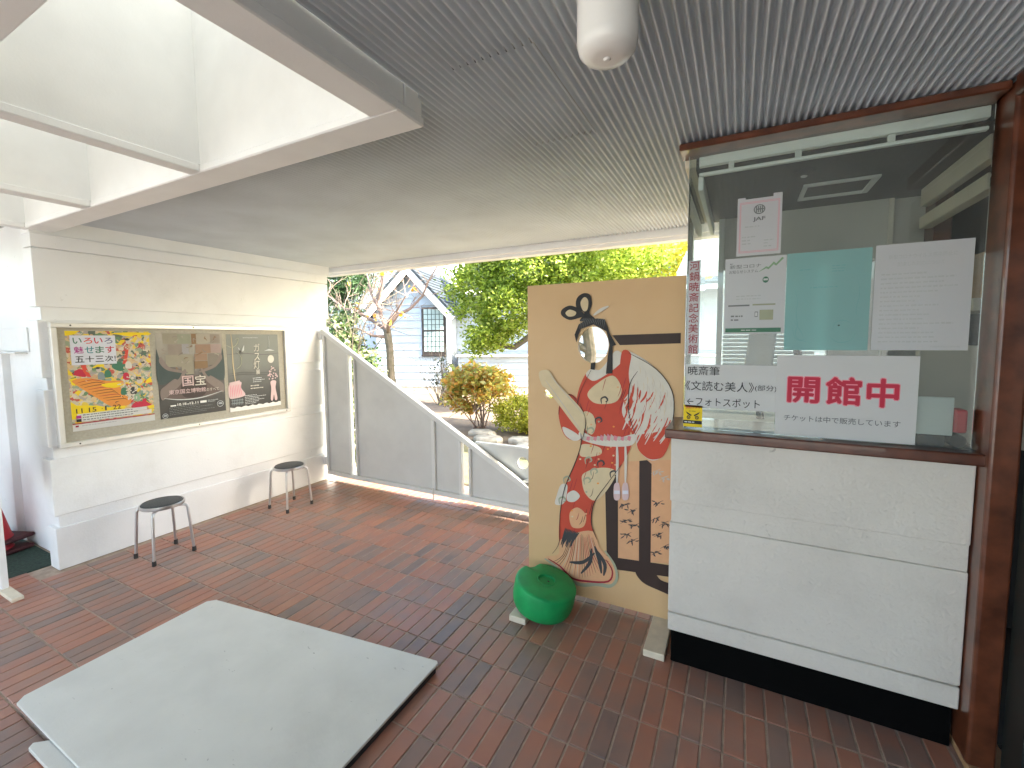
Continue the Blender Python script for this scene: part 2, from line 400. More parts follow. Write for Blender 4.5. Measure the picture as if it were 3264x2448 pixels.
# ================================================================== SETTING
def quad(name, m, x0, x1, y0, y1, z): 
    return tag(B().poly([(x0, y0, z), (x1, y0, z), (x1, y1, z), (x0, y1, z)]).put(name, m, recalc=False), kind='structure')
quad('ground', 'concrete_ground', -150, 150, -150, 150, -.05)
quad('garden_soil', 'soil', -14, 3, 3.86, 14, .0)
quad('garden_path', 'moss', -4.6, .2, 3.87, 5.6, .004)
# tiled floor: grout bed + tiles
floor = quad('floor', 'grout', -5.9, 1.6, -3.2, 3.84, -.004)
def tile_bm(bm, x, y, dz=0, tx=0, ty=0):
    hx, hy, c, g = (TPX-.008)/2, (TPY-.008)/2, .0022, .006
    a = [bm.verts.new((x+sx*hx, y+sy*hy, -.004)) for sx, sy in ((-1, -1), (1, -1), (1, 1), (-1, 1))]
    b = [bm.verts.new((x+sx*hx, y+sy*hy, dz-c+sx*tx+sy*ty)) for sx, sy in ((-1, -1), (1, -1), (1, 1), (-1, 1))]
    t = [bm.verts.new((x+sx*(hx-c), y+sy*(hy-c), dz+sx*tx+sy*ty)) for sx, sy in ((-1, -1), (1, -1), (1, 1), (-1, 1))]
    for q, r2 in ((a, b), (b, t)):
        for k in range(4): bm.faces.new((q[k], q[(k+1) % 4], r2[(k+1) % 4], r2[k]))
    bm.faces.new(t)
tb = bmesh.new(); tile_bm(tb, 0, 0); tile_me = bpy.data.meshes.new('tile'); tb.to_mesh(tile_me); tb.free(); tile_me.materials.append(MATS['quarry_tile'])
cells = []
for i in range(-80, 21):
    for j in range(-22, 10):
        x, y = TX0+(i+.5)*TPX, TY0+(j+.5)*TPY
        if not (-5.85 < x < 1.55 and -3.15 < y < 3.80): continue
        if x < -4.05 and y > 1.12: continue
        if x < -4.22 and y > .93: continue
        px, py, dep = to_px((x, y, 0))
        vis = dep > .2 and -60 < px < 3320 and py < 2520
        if -2.64 < x < -1.26 and .62 < y < 1.38: vis = False
        if x > -.24 and y > 2.13: vis = False
        area = abs(1/dep**3) if vis else 0
        cells.append((area, x, y))
cells.sort(key=lambda c: -c[0])
for a, x, y in cells[:300]:
    o = link('tile', tile_me, None, floor); o.location = (x, y, random.uniform(-.0008, .0008)); o.rotation_euler = (random.gauss(0, .0025), random.gauss(0, .004), random.gauss(0, .002))
tb = bmesh.new()
for a, x, y in cells[300:]: tile_bm(tb, x+random.uniform(-.0006, .0006), y, random.uniform(-.0008, .0008), random.gauss(0, .00015), random.gauss(0, .0003))
me = bpy.data.meshes.new('far_tiles'); tb.to_mesh(me); tb.free(); tag(link('tile_field', me, 'quarry_tile', floor), kind='stuff')

# corrugated ceiling
CZ, CP_, CA = 2.372, .026, .0085
def corr(bm, x0, x1, y0, y1, z=CZ, ph=0, amp=CA):
    n = max(4, int((x1-x0)/CP_*10)); prev = None
    for k in range(n+1):
        x = x0+(x1-x0)*k/n; s_ = math.sin(2*math.pi*x/CP_+ph)
        s_ = math.copysign(abs(s_)**.75, s_); zz = z+amp*s_
        cur = (bm.verts.new((x, y0, zz)), bm.verts.new((x, y1, zz)))
        if prev: bm.faces.new((prev[0], prev[1], cur[1], cur[0]))
        prev = cur
cb = bmesh.new()
HX0, HX1, HY0, HY1 = -.80, -.525, 1.165, 1.765
corr(cb, -4.3, -.985, 1.24, 3.535); corr(cb, -4.3, -.985, -2.0, .36)
corr(cb, -.985, HX0, -2.0, 3.535); corr(cb, HX1, 1.3, -2.0, 3.535); corr(cb, HX0, HX1, -2.0, HY0); corr(cb, HX0, HX1, HY1, 3.535)
me = bpy.data.meshes.new('ceiling'); cb.to_mesh(me); cb.free()
for p in me.polygons: p.use_smooth = True
ceiling = tag(link('ceiling', me, 'ceiling_metal'), kind='structure')
cb = bmesh.new(); corr(cb, HX0+.002, HX1-.002, HY0, HY1, CZ-.0015, .9)
me = bpy.data.meshes.new('hatch'); cb.to_mesh(me); cb.free()
for p in me.polygons: p.use_smooth = True
link('access_hatch', me, 'ceiling_metal', ceiling)
# roof slab over everything with the skylight opening left free
SX0, SX1, SY0, SY1 = -4.06, -1.10, .44, 1.13
rf = B()
for a in ((-4.6, 6, 1.26, 3.66), (-6.6, 6, -2.1, .34), (-.96, 6, .34, 1.26), (-6.6, -4.2, .34, 1.40)):  # unseen spans carried left and back to shade the entrance
    rf.box(a[0], a[1], a[2], a[3], 2.40, 2.62)
roof = tag(rf.put('roof', 'concrete_ground'), kind='structure')
# edge beam over the gate
eb = thing('edge_beam', 'long white stepped fascia beam under the roof edge above the gate', 'beam', (-1.6, 3.6, 2.28))
local(box('fascia', 'soffit_white', None, -4.3, 1.2, 3.548, 3.66, 2.312, 2.399, .004), eb)
local(box('lower_strip', 'soffit_white', None, -4.3, 1.2, 3.575, 3.64, 2.284, 2.313, .004), eb)
local(box('gutter_lip', 'trim_white', None, -4.3, 1.2, 3.64, 3.70, 2.290, 2.33, .004), eb)
# skylight
sk = thing('skylight', 'white coffered skylight with three deep square wells let into the ceiling', 'skylight', (-2.5, .8, 2.28))
cells_x = [(-2.09, -1.10), (-3.135, -2.165), (-4.06, -3.225)]
xs = [-4.14, -4.06, -3.225, -3.135, -2.165, -2.09, -1.10, -.985]
for i in (0, 2, 4, 6):
    local(box('frame_bar', 'soffit_white', None, xs[i], xs[i+1], SY0, SY1, 2.28, 2.312, .004), sk)
local(box('frame_edge', 'soffit_white', None, -4.14, -.985, SY1, 1.268, 2.28, 2.312, .005), sk)
local(box('frame_edge', 'soffit_white', None, -4.14, -.985, .33, SY0, 2.28, 2.312, .005), sk)
WT = 2.98
for a in ((-4.14, -.99, 1.175, 1.262), (-4.14, -.99, .335, .405), (-1.055, -.99, .41, 1.17)):
    local(box('frame_back', 'soffit_white', None, *a, 2.3125, 2.399, .003), sk)
for (a, b) in cells_x:
    bm = B()
    e = .005
    bm.box(a-.03, a-e, SY0-.03, SY1+.03, 2.3125, WT); bm.box(b+e, b+.03, SY0-.03, SY1+.03, 2.3125, WT)
    bm.box(a-e, b+e, SY1+e, SY1+.03, 2.3125, WT); bm.box(a-e, b+e, SY0-.03, SY0-e, 2.3125, WT)
    local(B().box(b+.0305 if b > -1.2 else b+.031, b+.05, SY0-.02, SY1+.02, 2.3125, 2.5).put('packing', 'soffit_white'), sk)
    wl = local(bm.put('well', 'soffit_white'), sk)
    local(B().box(a-.03, b+.03, SY0-.03, SY1+.03, WT+.002, WT+.008).put('dome', 'acrylic_dome'), sk)

# ================================================================== LEFT WALL
lw = thing('entrance_wall', 'white wall of wide projecting horizontal boards carrying the poster case', 'wall', (-4.14, 2.3, 0))
bands = [(0, .29), (.375, .765), (.85, 1.235), (1.315, 1.70), (1.785, 2.165)]
local(box('core', 'white_paint', None, -4.185, -4.086, 1.172, 3.43, 0, 2.2, .004), lw)
for i, (a, b) in enumerate(bands):
    local(B().box(-4.205, -4.07, 1.148, 3.45, a+.001, b, .003, 1).put('board', 'white_paint'), lw)
local(B().box(-4.205, -4.068, 1.148, 3.45, 2.171, 2.262, .004, 2).put('top_rail', 'white_paint'), lw)
local(B().box(-4.22, -4.09, 1.15, 3.5, 2.263, 2.40, .004).put('head', 'soffit_white'), lw)
# return wall behind its near end, with a white door and ledge
rw = thing('return_wall', 'shaded white wall with a narrow ledge beside the stacked traffic cones', 'wall', (-5, 1.3, 0))
local(box('plaster', 'white_paint', None, -4.97, -4.21, 1.235, 1.40, 0, 3.0, 0), rw)
local(box('door_leaf', 'white_paint', None, -5.38, -4.972, 1.19, 1.24, .06, 1.47, .004), rw)
local(box('ledge', 'alu', None, -5.6, -4.60, 1.17, 1.235, 1.47, 1.482, .002), rw)
local(box('band', 'white_paint', None, -5.6, -4.55, 1.224, 1.234, 1.483, 1.66, .003), rw)
local(box('upper_wall', 'white_paint', None, -7, -4.972, 1.241, 1.40, 1.49, 3.0, 0), rw)
local(box('dark_door', 'door_maroon', None, -6.4, -5.385, 1.25, 1.30, 0, 1.47, .004), rw)
bw = thing('added_side_wall', 'unseen low white wall added beyond the stacked cones to dim the light', 'wall', (-6.7, -.5, 0))  # out of view, added to cut the sky light from the left
local(box('wall_panel', 'white_paint', None, -6.8, -6.65, -2.0, 1.24, 0, 1.9, 0), bw); local(box('coping', 'stone', None, -6.84, -6.61, -2.02, 1.24, 1.901, 1.95, .004), bw)
tag(box('door_mat', 'mat_green', None, -5.6, -4.235, .93, 1.22, -.05, .004, .002), 'dark green matting on the ground beyond the end of the poster wall', 'mat')
# brick edging by the wall end
be = thing('brick_edging', 'worn row of brown edging bricks at the foot of the wall end', 'edging', (-4.3, 1.0, 0))
for k in range(8):
    x = -5.0+k*.105
    local(box('brick', 'stone' if k % 3 == 0 else 'grout', None, x, x+.095, .885+random.uniform(-.004, .004), .93, -.03, .006+random.uniform(-.004, .004), .004), be)

# poster case
nb = thing('poster_case', 'long aluminium framed poster case with beige backing on the white wall', 'notice board', (-4.06, 2.05, .83))
Y0, Y1, Z0, Z1 = 1.192, 2.905, .838, 1.682
local(box('backing', 'felt_beige', None, -4.068, -4.048, Y0+.01, Y1-.01, Z0+.01, Z1-.01, 0), nb)
fw = .032
for (a, b, c, d) in ((Y0, Y1, Z1-fw, Z1), (Y0, Y1, Z0, Z0+fw)):
    local(box('frame_rail', 'alu', None, -4.069, -4.022, a, b, c, d, .004), nb)
for (a, b) in ((Y0, Y0+fw), (Y1-fw, Y1)):
    local(box('frame_stile', 'alu', None, -4.069, -4.0215, a, b, Z0+fw+.0005, Z1-fw-.0005, .004), nb)
for y in (Y0+.1, (Y0+Y1)/2, Y1-.05):
    for z in (Z0+.016, Z1-.016):
        local(B().tube([(-4.023, y, z), (-4.0195, y, z)], .005, 10).put('screw', 'inner_dark'), nb)

def poster(label, y0, y1, z0, z1, m):
    pl = Plane((-4.0470, y0, z0), (0, 1, 0), (0, 0, 1), (1, 0, 0))
    t = thing('poster', label, 'poster', (-4.048, (y0+y1)/2, z0), 'posters in the case')
    t.pop('group', None) if hasattr(t, 'pop') else None
    if 'group' in t: del t['group']
    W, Hh = y1-y0, z1-z0
    sh = B().box(-4.0478, -4.0470, y0, y1, z0, z1).put('paper', m); local(sh, t)
    class T:  # add printing under the poster
        pass
    def S(pts, mm, layer=1, smooth=False, name='print'):
        q = [(a*W, b*Hh) for a, b in pts]; return local(shape(pl, q, mm, None, layer, name, smooth), t)
    def SS(polys, mm, layer=1, name='print'):
        return local(shapes(pl, [[(a*W, b*Hh) for a, b in q] for q in polys], mm, None, layer, name), t)
    def TX(body, a, b, wd, ht, mm, layer=4, off=0): return local(text(pl, body, a*W, b*Hh, wd*W, ht*Hh, mm, None, layer, offset=off), t)
    def FZ(a0, a1, b1, b0, n, mm, seed, layer=4): return local(fuzz_lines(pl, a0*W, a1*W, b1*Hh, b0*Hh, n, mm, None, seed, layer), t)
    return S, SS, TX, FZ, t
# poster 1 : yellow exhibition poster
mosaic('poster_crowd', [(.58, .42, .25), (.12, .22, .11), (.52, .46, .33), (.75, .52, .02), (.28, .33, .22), (.55, .35, .2), (.10, .13, .10), (.48, .09, .06), (.60, .52, .40), (.20, .30, .24), (.36, .32, .30), (.62, .44, .24), (.56, .48, .36), (.70, .50, .06)], 42, stretch=(1, 1, 1.1))
mosaic('poster_collage', [(.40, .35, .28), (.46, .40, .32), (.33, .28, .22), (.44, .36, .28), (.38, .36, .30), (.30, .18, .11)], 13, stretch=(1, 1, 1.2), seed=3)
mosaic('poster_slate', [(.20, .215, .18), (.22, .235, .20), (.19, .20, .175), (.24, .25, .21)], 9, stretch=(1, .6, 1.6), seed=5)
S, SS, TX, FZ, P1 = poster('bright yellow poster with a white title box and an orange bridge, in the wall case', 1.268, 1.746, .938, 1.629, 'poster_crowd')
rd = random.Random(3)
S([(0, 1), (.16, 1), (.10, .965), (.0, .95)], 'ink_yellow', 1); S([(.52, .975), (.7, .99), (1, .985), (1, .965), (.82, .96), (.75, .945), (.60, .965)], 'ink_yellow', 1, True)
S([(.36, .67), (.44, .675), (.50, .69), (.42, .64), (.28, .63)], 'ink_yellow', 1, True)
S([(.02, .53), (.06, .55), (.10, .51), (.09, .48), (.04, .46), (.02, .49)], 'ink_yellow', 1, True)
S([(.04, .51), (.2, .525), (.42, .485), (.62, .47), (.58, .40), (.66, .30), (.72, .24), (.62, .20), (.45, .215), (.30, .31), (.08, .46)], 'ink_orange', 1, True, 'bridge')
for k in range(9):
    S(stroke_pts([(.08+.04*k, .48-.025*k), (.26+.045*k, .505-.028*k), (.40+.03*k, .47-.026*k)], .006, 3), 'ink_crimson' if k % 3 == 0 else 'ink_brown', 2)
S([(.36, .45), (.5, .46), (.60, .455), (.62, .43), (.52, .405), (.40, .42)], 'ink_yellow', 2, True)
S([(.51, .66), (.58, .68), (.65, .655), (.68, .62), (.62, .58), (.56, .585), (.50, .62)], 'ink_green', 2, True, 'umbrella')
S([(.68, .80), (.72, .81), (.68, .66), (.63, .65)], 'ink_orangered', 2); S([(.15, .65), (.19, .66), (.25, .53), (.20, .54), (.16, .6)], 'ink_orangered', 2)
S([(.04, .58), (.12, .62), (.17, .60), (.19, .54), (.10, .55)], 'ink_red', 1, True)
for (a, b, c) in ((.44, .64, .05), (.34, .60, .04), (.83, .46, .055), (.10, .66, .035), (.72, .89, .045), (.90, .64, .04)):
    c *= .72; S(ell(a, b, c, c*.8), 'ink_skin', 2); S(ell(a-.01, b+c*.75, c*.95, c*.40), 'ink_charcoal', 2.5)
for k, mm in enumerate(['ink_green', 'ink_charcoal', 'ink_red', 'ink_lightgreen', 'ink_steel', 'ink_green', 'ink_offwhite', 'ink_red']):
    x, y = (.62, .74, .66, .78, .36, .44, .70, .88)[k], (.36, .36, .52, .28, .54, .56, .64, .22)[k]
    q_ = .55; S([(x-.07*q_, y-.05*q_), (x-.05*q_, y+.05*q_), (x+.01, y+.07*q_), (x+.07*q_, y+.03*q_), (x+.08*q_, y-.06*q_), (x, y-.075*q_)], mm, 2, True)
SS([ell(.62+.08*rd.random()*2.2, .26+.26*rd.random(), .010, .008, 8) for _ in range(60)], 'ink_offwhite', 3)
for k in range(120):
    a, b = rd.uniform(.03, .97), rd.uniform(.2, .96)
    if not (a < .58 and b > .64) and not (a < .5 and b < .5): S(stroke_pts([(a, b), (a+rd.uniform(-.03, .03), b+rd.uniform(-.02, .02)), (a+rd.uniform(-.05, .05), b+rd.uniform(-.04, .04))], rd.uniform(.006, .014), 3), rd.choice(('ink_charcoal', 'ink_green', 'ink_cream', 'ink_red', 'ink_offwhite', 'ink_sage', 'ink_yellow', 'ink_peach')), 3.2)
S([(.70, .19), (.78, .235), (.88, .22), (.96, .20), (.94, .175), (.74, .17)], 'ink_red', 3, True)
S(rect(.02, .145, .62, .205), 'ink_yellow', 2); S([(.0, .30), (.06, .26), (.30, .235), (.44, .20), (.44, .14), (.0, .12)], 'ink_yellow', 2)
SS([[(1, .18), (1, .14), (.9, .16)], [(.93, .47), (.99, .5), (.98, .44), (.9, .43)]], 'ink_yellow', 2)
S(rect(.045, .66, .56, .955), 'ink_lav', 3)
for i, (ch, mm) in enumerate(zip('いろいろ', ['ink_green', 'ink_orangered', 'ink_red', 'ink_violet'])): TX(ch, .075+.118*i, .872, .098, .060, mm, 5, .015)
for i, (ch, mm) in enumerate(zip('魅せます', ['ink_magenta', 'ink_teal', 'ink_green', 'ink_red'])): TX(ch, .08+.118*i, .775, .105, .070, mm, 5, .015)
for i, ch in enumerate('五十三次'): TX(ch, .085+.112*i, .685, .100, .062, 'ink_black', 5, .015)
TX('!', .535, .69, .014, .055, 'ink_black', 5, .015)
for s_, x, wd in (('11', .05, .07), ('15', .19, .085), ('・', .335, .012), ('1', .375, .02), ('22', .47, .10)): TX(s_, x, .178 if s_ != '・' else .195, wd, .046 if s_ != '・' else .008, 'ink_brown', 5, .008)
SS([rect(.06, .135, .90, .17), rect(.06, .09, .96, .133)], 'paper_white', 3)
FZ(.12, .95, .168, .094, 3, 'ink_grey', 5); S(rect(.045, .125, .10, .155), 'ink_magenta', 5); S(rect(.045, .09, .10, .12), 'ink_black', 5)
S(rect(0, .068, 1, .08), 'ink_crimson', 3); S(rect(0, 0, 1, .067), 'paper_white', 3); FZ(.10, .6, .062, .035, 1, 'ink_pale', 6); S(rect(.03, .04, .065, .058), 'ink_crimson', 5)
# poster 2 : dark treasures poster
def gradmat(name, z0, z1, stops, noise=.25):
    m = base(name); N, L = nodes(m); b = N['Principled BSDF']; b.inputs['Roughness'].default_value = .45
    g = N.new('ShaderNodeNewGeometry'); sp = N.new('ShaderNodeSeparateXYZ'); L.new(g.outputs['Position'], sp.inputs[0])
    mr = N.new('ShaderNodeMapRange'); mr.inputs[1].default_value = z0; mr.inputs[2].default_value = z1; L.new(sp.outputs[2], mr.inputs[0])
    nz = N.new('ShaderNodeTexNoise'); nz.inputs['Scale'].default_value = 14; nz.inputs['Detail'].default_value = 5; L.new(g.outputs['Position'], nz.inputs['Vector'])
    ma = N.new('ShaderNodeMath'); ma.operation = 'MULTIPLY_ADD'; ma.inputs[1].default_value = noise; L.new(nz.outputs[0], ma.inputs[0])
    sb = N.new('ShaderNodeMath'); sb.operation = 'SUBTRACT'; sb.inputs[1].default_value = noise/2; L.new(mr.outputs[0], sb.inputs[0]); L.new(sb.outputs[0], ma.inputs[2])
    cr = N.new('ShaderNodeValToRGB'); e = cr.color_ramp.elements
    while len(e) < len(stops): e.new(.5)
    for k, (p, c) in enumerate(stops): e[k].position = p; e[k].color = (*c, 1)
    L.new(ma.outputs[0], cr.inputs[0]); L.new(cr.outputs[0], b.inputs['Base Color']); return m
gradmat('poster_night', .936, 1.622, [(0, (.008, .008, .009)), (.2, (.02, .02, .02)), (.34, (.06, .052, .05)), (.55, (.09, .075, .07)), (.66, (.22, .20, .17)), (1, (.32, .29, .24))])
gradmat('poster_dusk', .914, 1.612, [(0, (.018, .018, .018)), (.22, (.032, .032, .03)), (.45, (.075, .078, .070)), (.6, (.12, .128, .112)), (1, (.145, .155, .135))], .2)
S, SS, TX, FZ, P2 = poster('dark poster with pale collage squares and large bronze title characters', 1.785, 2.285, .936, 1.622, 'poster_night')
for nm, c in (('tint_a', (.40, .36, .27)), ('tint_b', (.36, .37, .27)), ('tint_c', (.47, .42, .34)), ('tint_d', (.36, .30, .25)), ('tint_e', (.42, .40, .40)), ('tint_f', (.38, .24, .16)), ('tint_g', (.45, .33, .30)), ('tint_h', (.30, .18, .09)), ('tint_i', (.27, .23, .19)), ('tint_hand', (.30, .235, .205)), ('tint_hand_dark', (.17, .12, .105)), ('tint_deep', (.075, .05, .045)), ('tint_teal', (.07, .10, .095))): flat(nm, tuple(.72*v for v in c))
for k, (a, b, c, d, mm) in enumerate([(.10, .87, .30, .99, 'tint_a'), (.30, .87, .5, .985, 'tint_b'), (.51, .865, .60, .99, 'tint_h'), (.58, .87, .80, .985, 'tint_c'), (.80, .87, .96, .985, 'tint_d'), (.16, .74, .36, .865, 'tint_d'), (.34, .75, .46, .865, 'tint_e'), (.56, .75, .80, .86, 'tint_f'), (.80, .75, .97, .86, 'tint_g'), (.12, .60, .52, .74, 'tint_a'), (.54, .66, .74, .745, 'tint_f'), (.53, .56, .74, .655, 'tint_h'), (.75, .60, .92, .745, 'tint_i'), (.34, .50, .52, .64, 'tint_a')]):
    S(rect(a, b, c, d), mm, 1+(k % 2))
for k in range(26):
    a, b = rd.uniform(.1, .9), rd.uniform(.56, .97); S(stroke_pts([(a, b), (a+rd.uniform(-.05, .05), b+rd.uniform(-.02, .02)), (a+rd.uniform(-.08, .08), b+rd.uniform(-.04, .04))], .012), rd.choice(('tint_i', 'tint_h', 'tint_c', 'tint_d')), 3)
S([(0, .80), (.04, .70), (.14, .58), (.30, .53), (.40, .50), (.2, .44), (.0, .42)], 'tint_teal', 3.5, True); S([(1, .80), (.96, .70), (.88, .58), (.74, .53), (.62, .50), (.8, .44), (1, .42)], 'tint_teal', 3.5, True)
S([(.06, .72), (.16, .60), (.30, .56), (.42, .53), (.40, .515), (.26, .535), (.12, .57), (.03, .66)], 'tint_hand', 4, True); S([(.95, .74), (.86, .62), (.70, .56), (.60, .53), (.63, .515), (.78, .545), (.90, .60), (.98, .68)], 'tint_hand', 4, True)
S([(.02, .33), (.10, .39), (.22, .455), (.28, .45), (.37, .56), (.40, .54), (.34, .44), (.30, .38), (.18, .30), (.04, .22)], 'tint_hand', 5, True); S([(.98, .34), (.90, .40), (.78, .465), (.73, .46), (.65, .56), (.62, .545), (.68, .45), (.72, .39), (.84, .31), (.97, .24)], 'tint_hand', 5, True)
S([(.05, .26), (.16, .32), (.28, .38), (.36, .47), (.64, .47), (.73, .38), (.85, .32), (.95, .26), (.7, .20), (.3, .20)], 'tint_hand_dark', 4.5, True); S([(.40, .46), (.62, .46), (.70, .36), (.66, .24), (.5, .21), (.34, .24), (.31, .36)], 'tint_deep', 6, True)
TX('国', .33, .36, .17, .125, 'ink_palepink', 9, .012); TX('宝', .52, .36, .17, .125, 'ink_offwhite', 9, .012)
TX('東京国立博物館', .13, .275, .55, .055, 'ink_palepink', 9, .012); TX('のすべて', .69, .275, .20, .04, 'ink_offwhite', 9)
S(stroke_pts([(.06, .24), (.3, .205), (.6, .205), (.95, .26)], .012), 'ink_pale', 9)
TX('10.18', .24, .135, .13, .03, 'ink_white', 9, .02); TX('12.11', .42, .135, .13, .03, 'ink_white', 9, .02); SS([rect(.14, .135, .22, .15), rect(.38, .14, .41, .148), rect(.58, .138, .68, .165)], 'ink_white', 9)
FZ(.12, .98, .13, .03, 5, 'ink_grey', 8, 9); FZ(.70, .97, .168, .135, 2, 'ink_pale', 9, 9)
for (a, b, c) in ((.06, .035, .04), (.90, .10, .055)):
    S(ell(a, b, c, c*.72), 'ink_pale', 9); S(ell(a, b, c*.85, c*.61), 'ink_charcoal', 10); SS([rect(a-c*.6, b-c*.1, a+c*.6, b+c*.05), rect(a-c*.5, b+c*.15, a+c*.5, b+c*.28)], 'ink_pale', 11)
S([(.499, .25), (.501, .25), (.501, 1), (.499, 1)], 'tint_i', 12)
# poster 3 : grey gas lamp poster
S, SS, TX, FZ, P3 = poster('grey poster with a round white lamp, a pink chandelier and vertical white title', 2.318, 2.812, .914, 1.612, 'poster_dusk')
for b in (.74, .49, .465): S(stroke_pts([(0, b), (.3, b+.01), (.7, b-.015), (1, b)], .008), 'ink_charcoal', 2)
S(stroke_pts([(.09, 1), (.10, .8), (.10, .6), (.12, .42), (.13, .35)], .018), 'ink_cream', 3)
S(stroke_pts([(.0, .86), (.1, .83), (.19, .88), (.22, .95), (.16, .93)], .010), 'ink_sage', 3); S(stroke_pts([(.17, .78), (.25, .70), (.24, .6), (.16, .55)], .009), 'ink_sage', 3)
S([(.01, .36), (.22, .38), (.22, .30), (.29, .20), (.10, .17), (.0, .19)], 'ink_palepink', 4, True); [S(stroke_pts([(.02+.03*k, .36), (.03+.03*k, .28), (.02+.035*k, .19)], .014), 'ink_pink', 4.5) for k in range(7)]; S([(.01, .38), (.2, .40), (.21, .35), (.02, .34)], 'ink_palepink', 5)
S([(.2, .84), (.24, .80), (.25, .75), (.27, .79), (.30, .84), (.32, .86), (.31, .79), (.28, .77), (.24, .77), (.215, .80)], 'ink_pale', 4)
S(ell(.83, .66, .065, .055), 'ink_offwhite', 4); S(stroke_pts([(.80, .98), (.81, .9), (.80, .82)], .007), 'ink_pale', 3); S([(.70, .775), (.80, .80), (.92, .775)], 'ink_pale', 4)
for k in range(30):
    a = rd.uniform(.75, .95); b = .47-.09*rd.random()**.7 if k % 2 else rd.uniform(.40, .56); a = .85+(a-.85)*(1.2-(b-.38)*5)
    S(ell(a, b, .012, .010, 8), 'ink_palepink', 4)
S([(.80, .34), (.86, .36), (.92, .34), (.90, .25), (.93, .10), (.88, .08), (.86, .16), (.83, .08), (.79, .10), (.81, .25)], 'ink_palepink', 4, True)
for i, (ch, sz) in enumerate(zip('ガス灯展', (.105, .10, .115, .065))):
    TX(ch, .50-.02*(i == 2)+.02*(i == 3), (.77, .65, .535, .46)[i], sz*1.05 if i < 3 else .075, sz, 'ink_offwhite', 5, .006)
FZ(.30, .75, .965, .945, 1, 'ink_pale', 11, 4); FZ(.45, .72, .425, .35, 3, 'ink_pale', 12, 4); FZ(.40, .72, .33, .26, 2, 'ink_offwhite', 13, 4)
FZ(.28, .78, .20, .07, 6, 'ink_pale', 14, 4); SS([rect(.05+.03*k, .08, .06+.03*k, .16) for k in range(7)]+[rect(.03, .10, .25, .11), rect(.03, .14, .25, .148)], 'ink_steel', 4)
S([(0, 0), (1, 0)]+[(1-k/24, .052+.008*math.sin(k*1.9)) for k in range(25)], 'ink_white', 5)

# ================================================================== GATE
GY = 3.33
gate = thing('slanted_gate', 'grey metal garden gate leaf with a long sloping top rail, hinged on the poster wall', 'gate', (-4.02, GY, .07))
gx0, gz0, gx1, gz1 = -4.02, 1.675, -1.62, .325
slope = (gz1-gz0)/(gx1-gx0)
def gtop(x): return gz0+slope*(x-gx0)
def rail(name, p, q, m, parent, wd=.05, dep=.05, y=GY):
    a, b = Vector((p[0], 0, p[1])), Vector((q[0], 0, q[1])); d = (b-a).normalized(); n = Vector((-d.z, 0, d.x))*wd
    bm = B().prism([(a.x, a.z), (b.x, b.z), (b.x-n.x, b.z-n.z), (a.x-n.x, a.z-n.z)], 'y', y-dep/2, y+dep/2, .003)
    return local(bm.put(name, m), parent)
rail('sloping_rail', (gx0, gz0), (-1.45, gtop(-1.45)), 'gate_rail', gate, .045, .055)
local(box('bottom_rail', 'gate_rail', None, gx0, -1.20, GY-.025, GY+.025, .07, .115, .003), gate)
for a, b in ((-4.02, -3.985), (-3.665, -3.635), (-3.57, -3.545), (-2.575, -2.535), (-2.265, -2.235), (-2.16, -2.135)):
    zt = gtop(b)-.052
    local(box('upright', 'gate_rail', None, a, b, GY-.024, GY+.024, .1155, zt, .003), gate)
for a, b in ((-3.985, -3.665), (-3.545, -2.575), (-2.535, -2.265), (-2.135, -1.50)):
    bm = B().prism([(a+.001, .1165), (b-.001, .1165), (b-.001, max(.12, gtop(b)-.055)), (a+.001, gtop(a)-.055)], 'y', GY+.001, GY+.016)
    local(bm.put('panel', 'gate_grey'), gate)
for z in (1.60, .22):
    h = local(box('hinge', 'white_paint', None, -4.068, -4.018, GY-.03, GY+.01, z-.045, z+.045, .004), gate)
local(B().tube([(-2.555, GY-.03, .13), (-2.555, GY-.03, .02)], .007, 8).put('drop_bolt', 'alu'), gate)
g2 = thing('low_gate', 'low grey metal gate leaf with a round peephole behind the slanted gate', 'gate', (-1.5, 3.39, .07))
cu = bpy.data.curves.new('gp', 'CURVE'); cu.dimensions = '2D'; cu.fill_mode = 'BOTH'; cu.extrude = .008
def spl(pts):
    s_ = cu.splines.new('POLY'); s_.points.add(len(pts)-1)
    for p_, q in zip(s_.points, pts): p_.co = (q[0], q[1], 0, 1)
    s_.use_cyclic_u = True
spl([(-2.13, .125), (-.30, .125), (-.30, .595), (-2.13, .595)]); spl(ell(-1.645, .47, .052, .052, 32))
def curve_mesh(cu, M):
    o = bpy.data.objects.new('c', cu); COL.objects.link(o); dg = bpy.context.evaluated_depsgraph_get(); dg.update()
    me = bpy.data.meshes.new_from_object(o.evaluated_get(dg), depsgraph=dg); bpy.data.objects.remove(o); me.transform(M); return me
XZ = Matrix(((1, 0, 0, 0), (0, 0, -1, 0), (0, 1, 0, 0), (0, 0, 0, 1)))
local(link('panel', curve_mesh(cu, Matrix.Translation((0, 3.395, 0)) @ XZ), 'gate_grey'), g2)
local(box('top_rail', 'gate_rail', None, -2.13, -.3, 3.375, 3.415, .5955, .612, .002), g2)
local(box('bottom_rail', 'gate_rail', None, -2.13, -.3, 3.375, 3.415, .075, .1245, .002), g2)
rail('latch_bar', (-1.62, .335), (-1.35, .42), 'gate_rail', g2, .03, .03, 3.345)

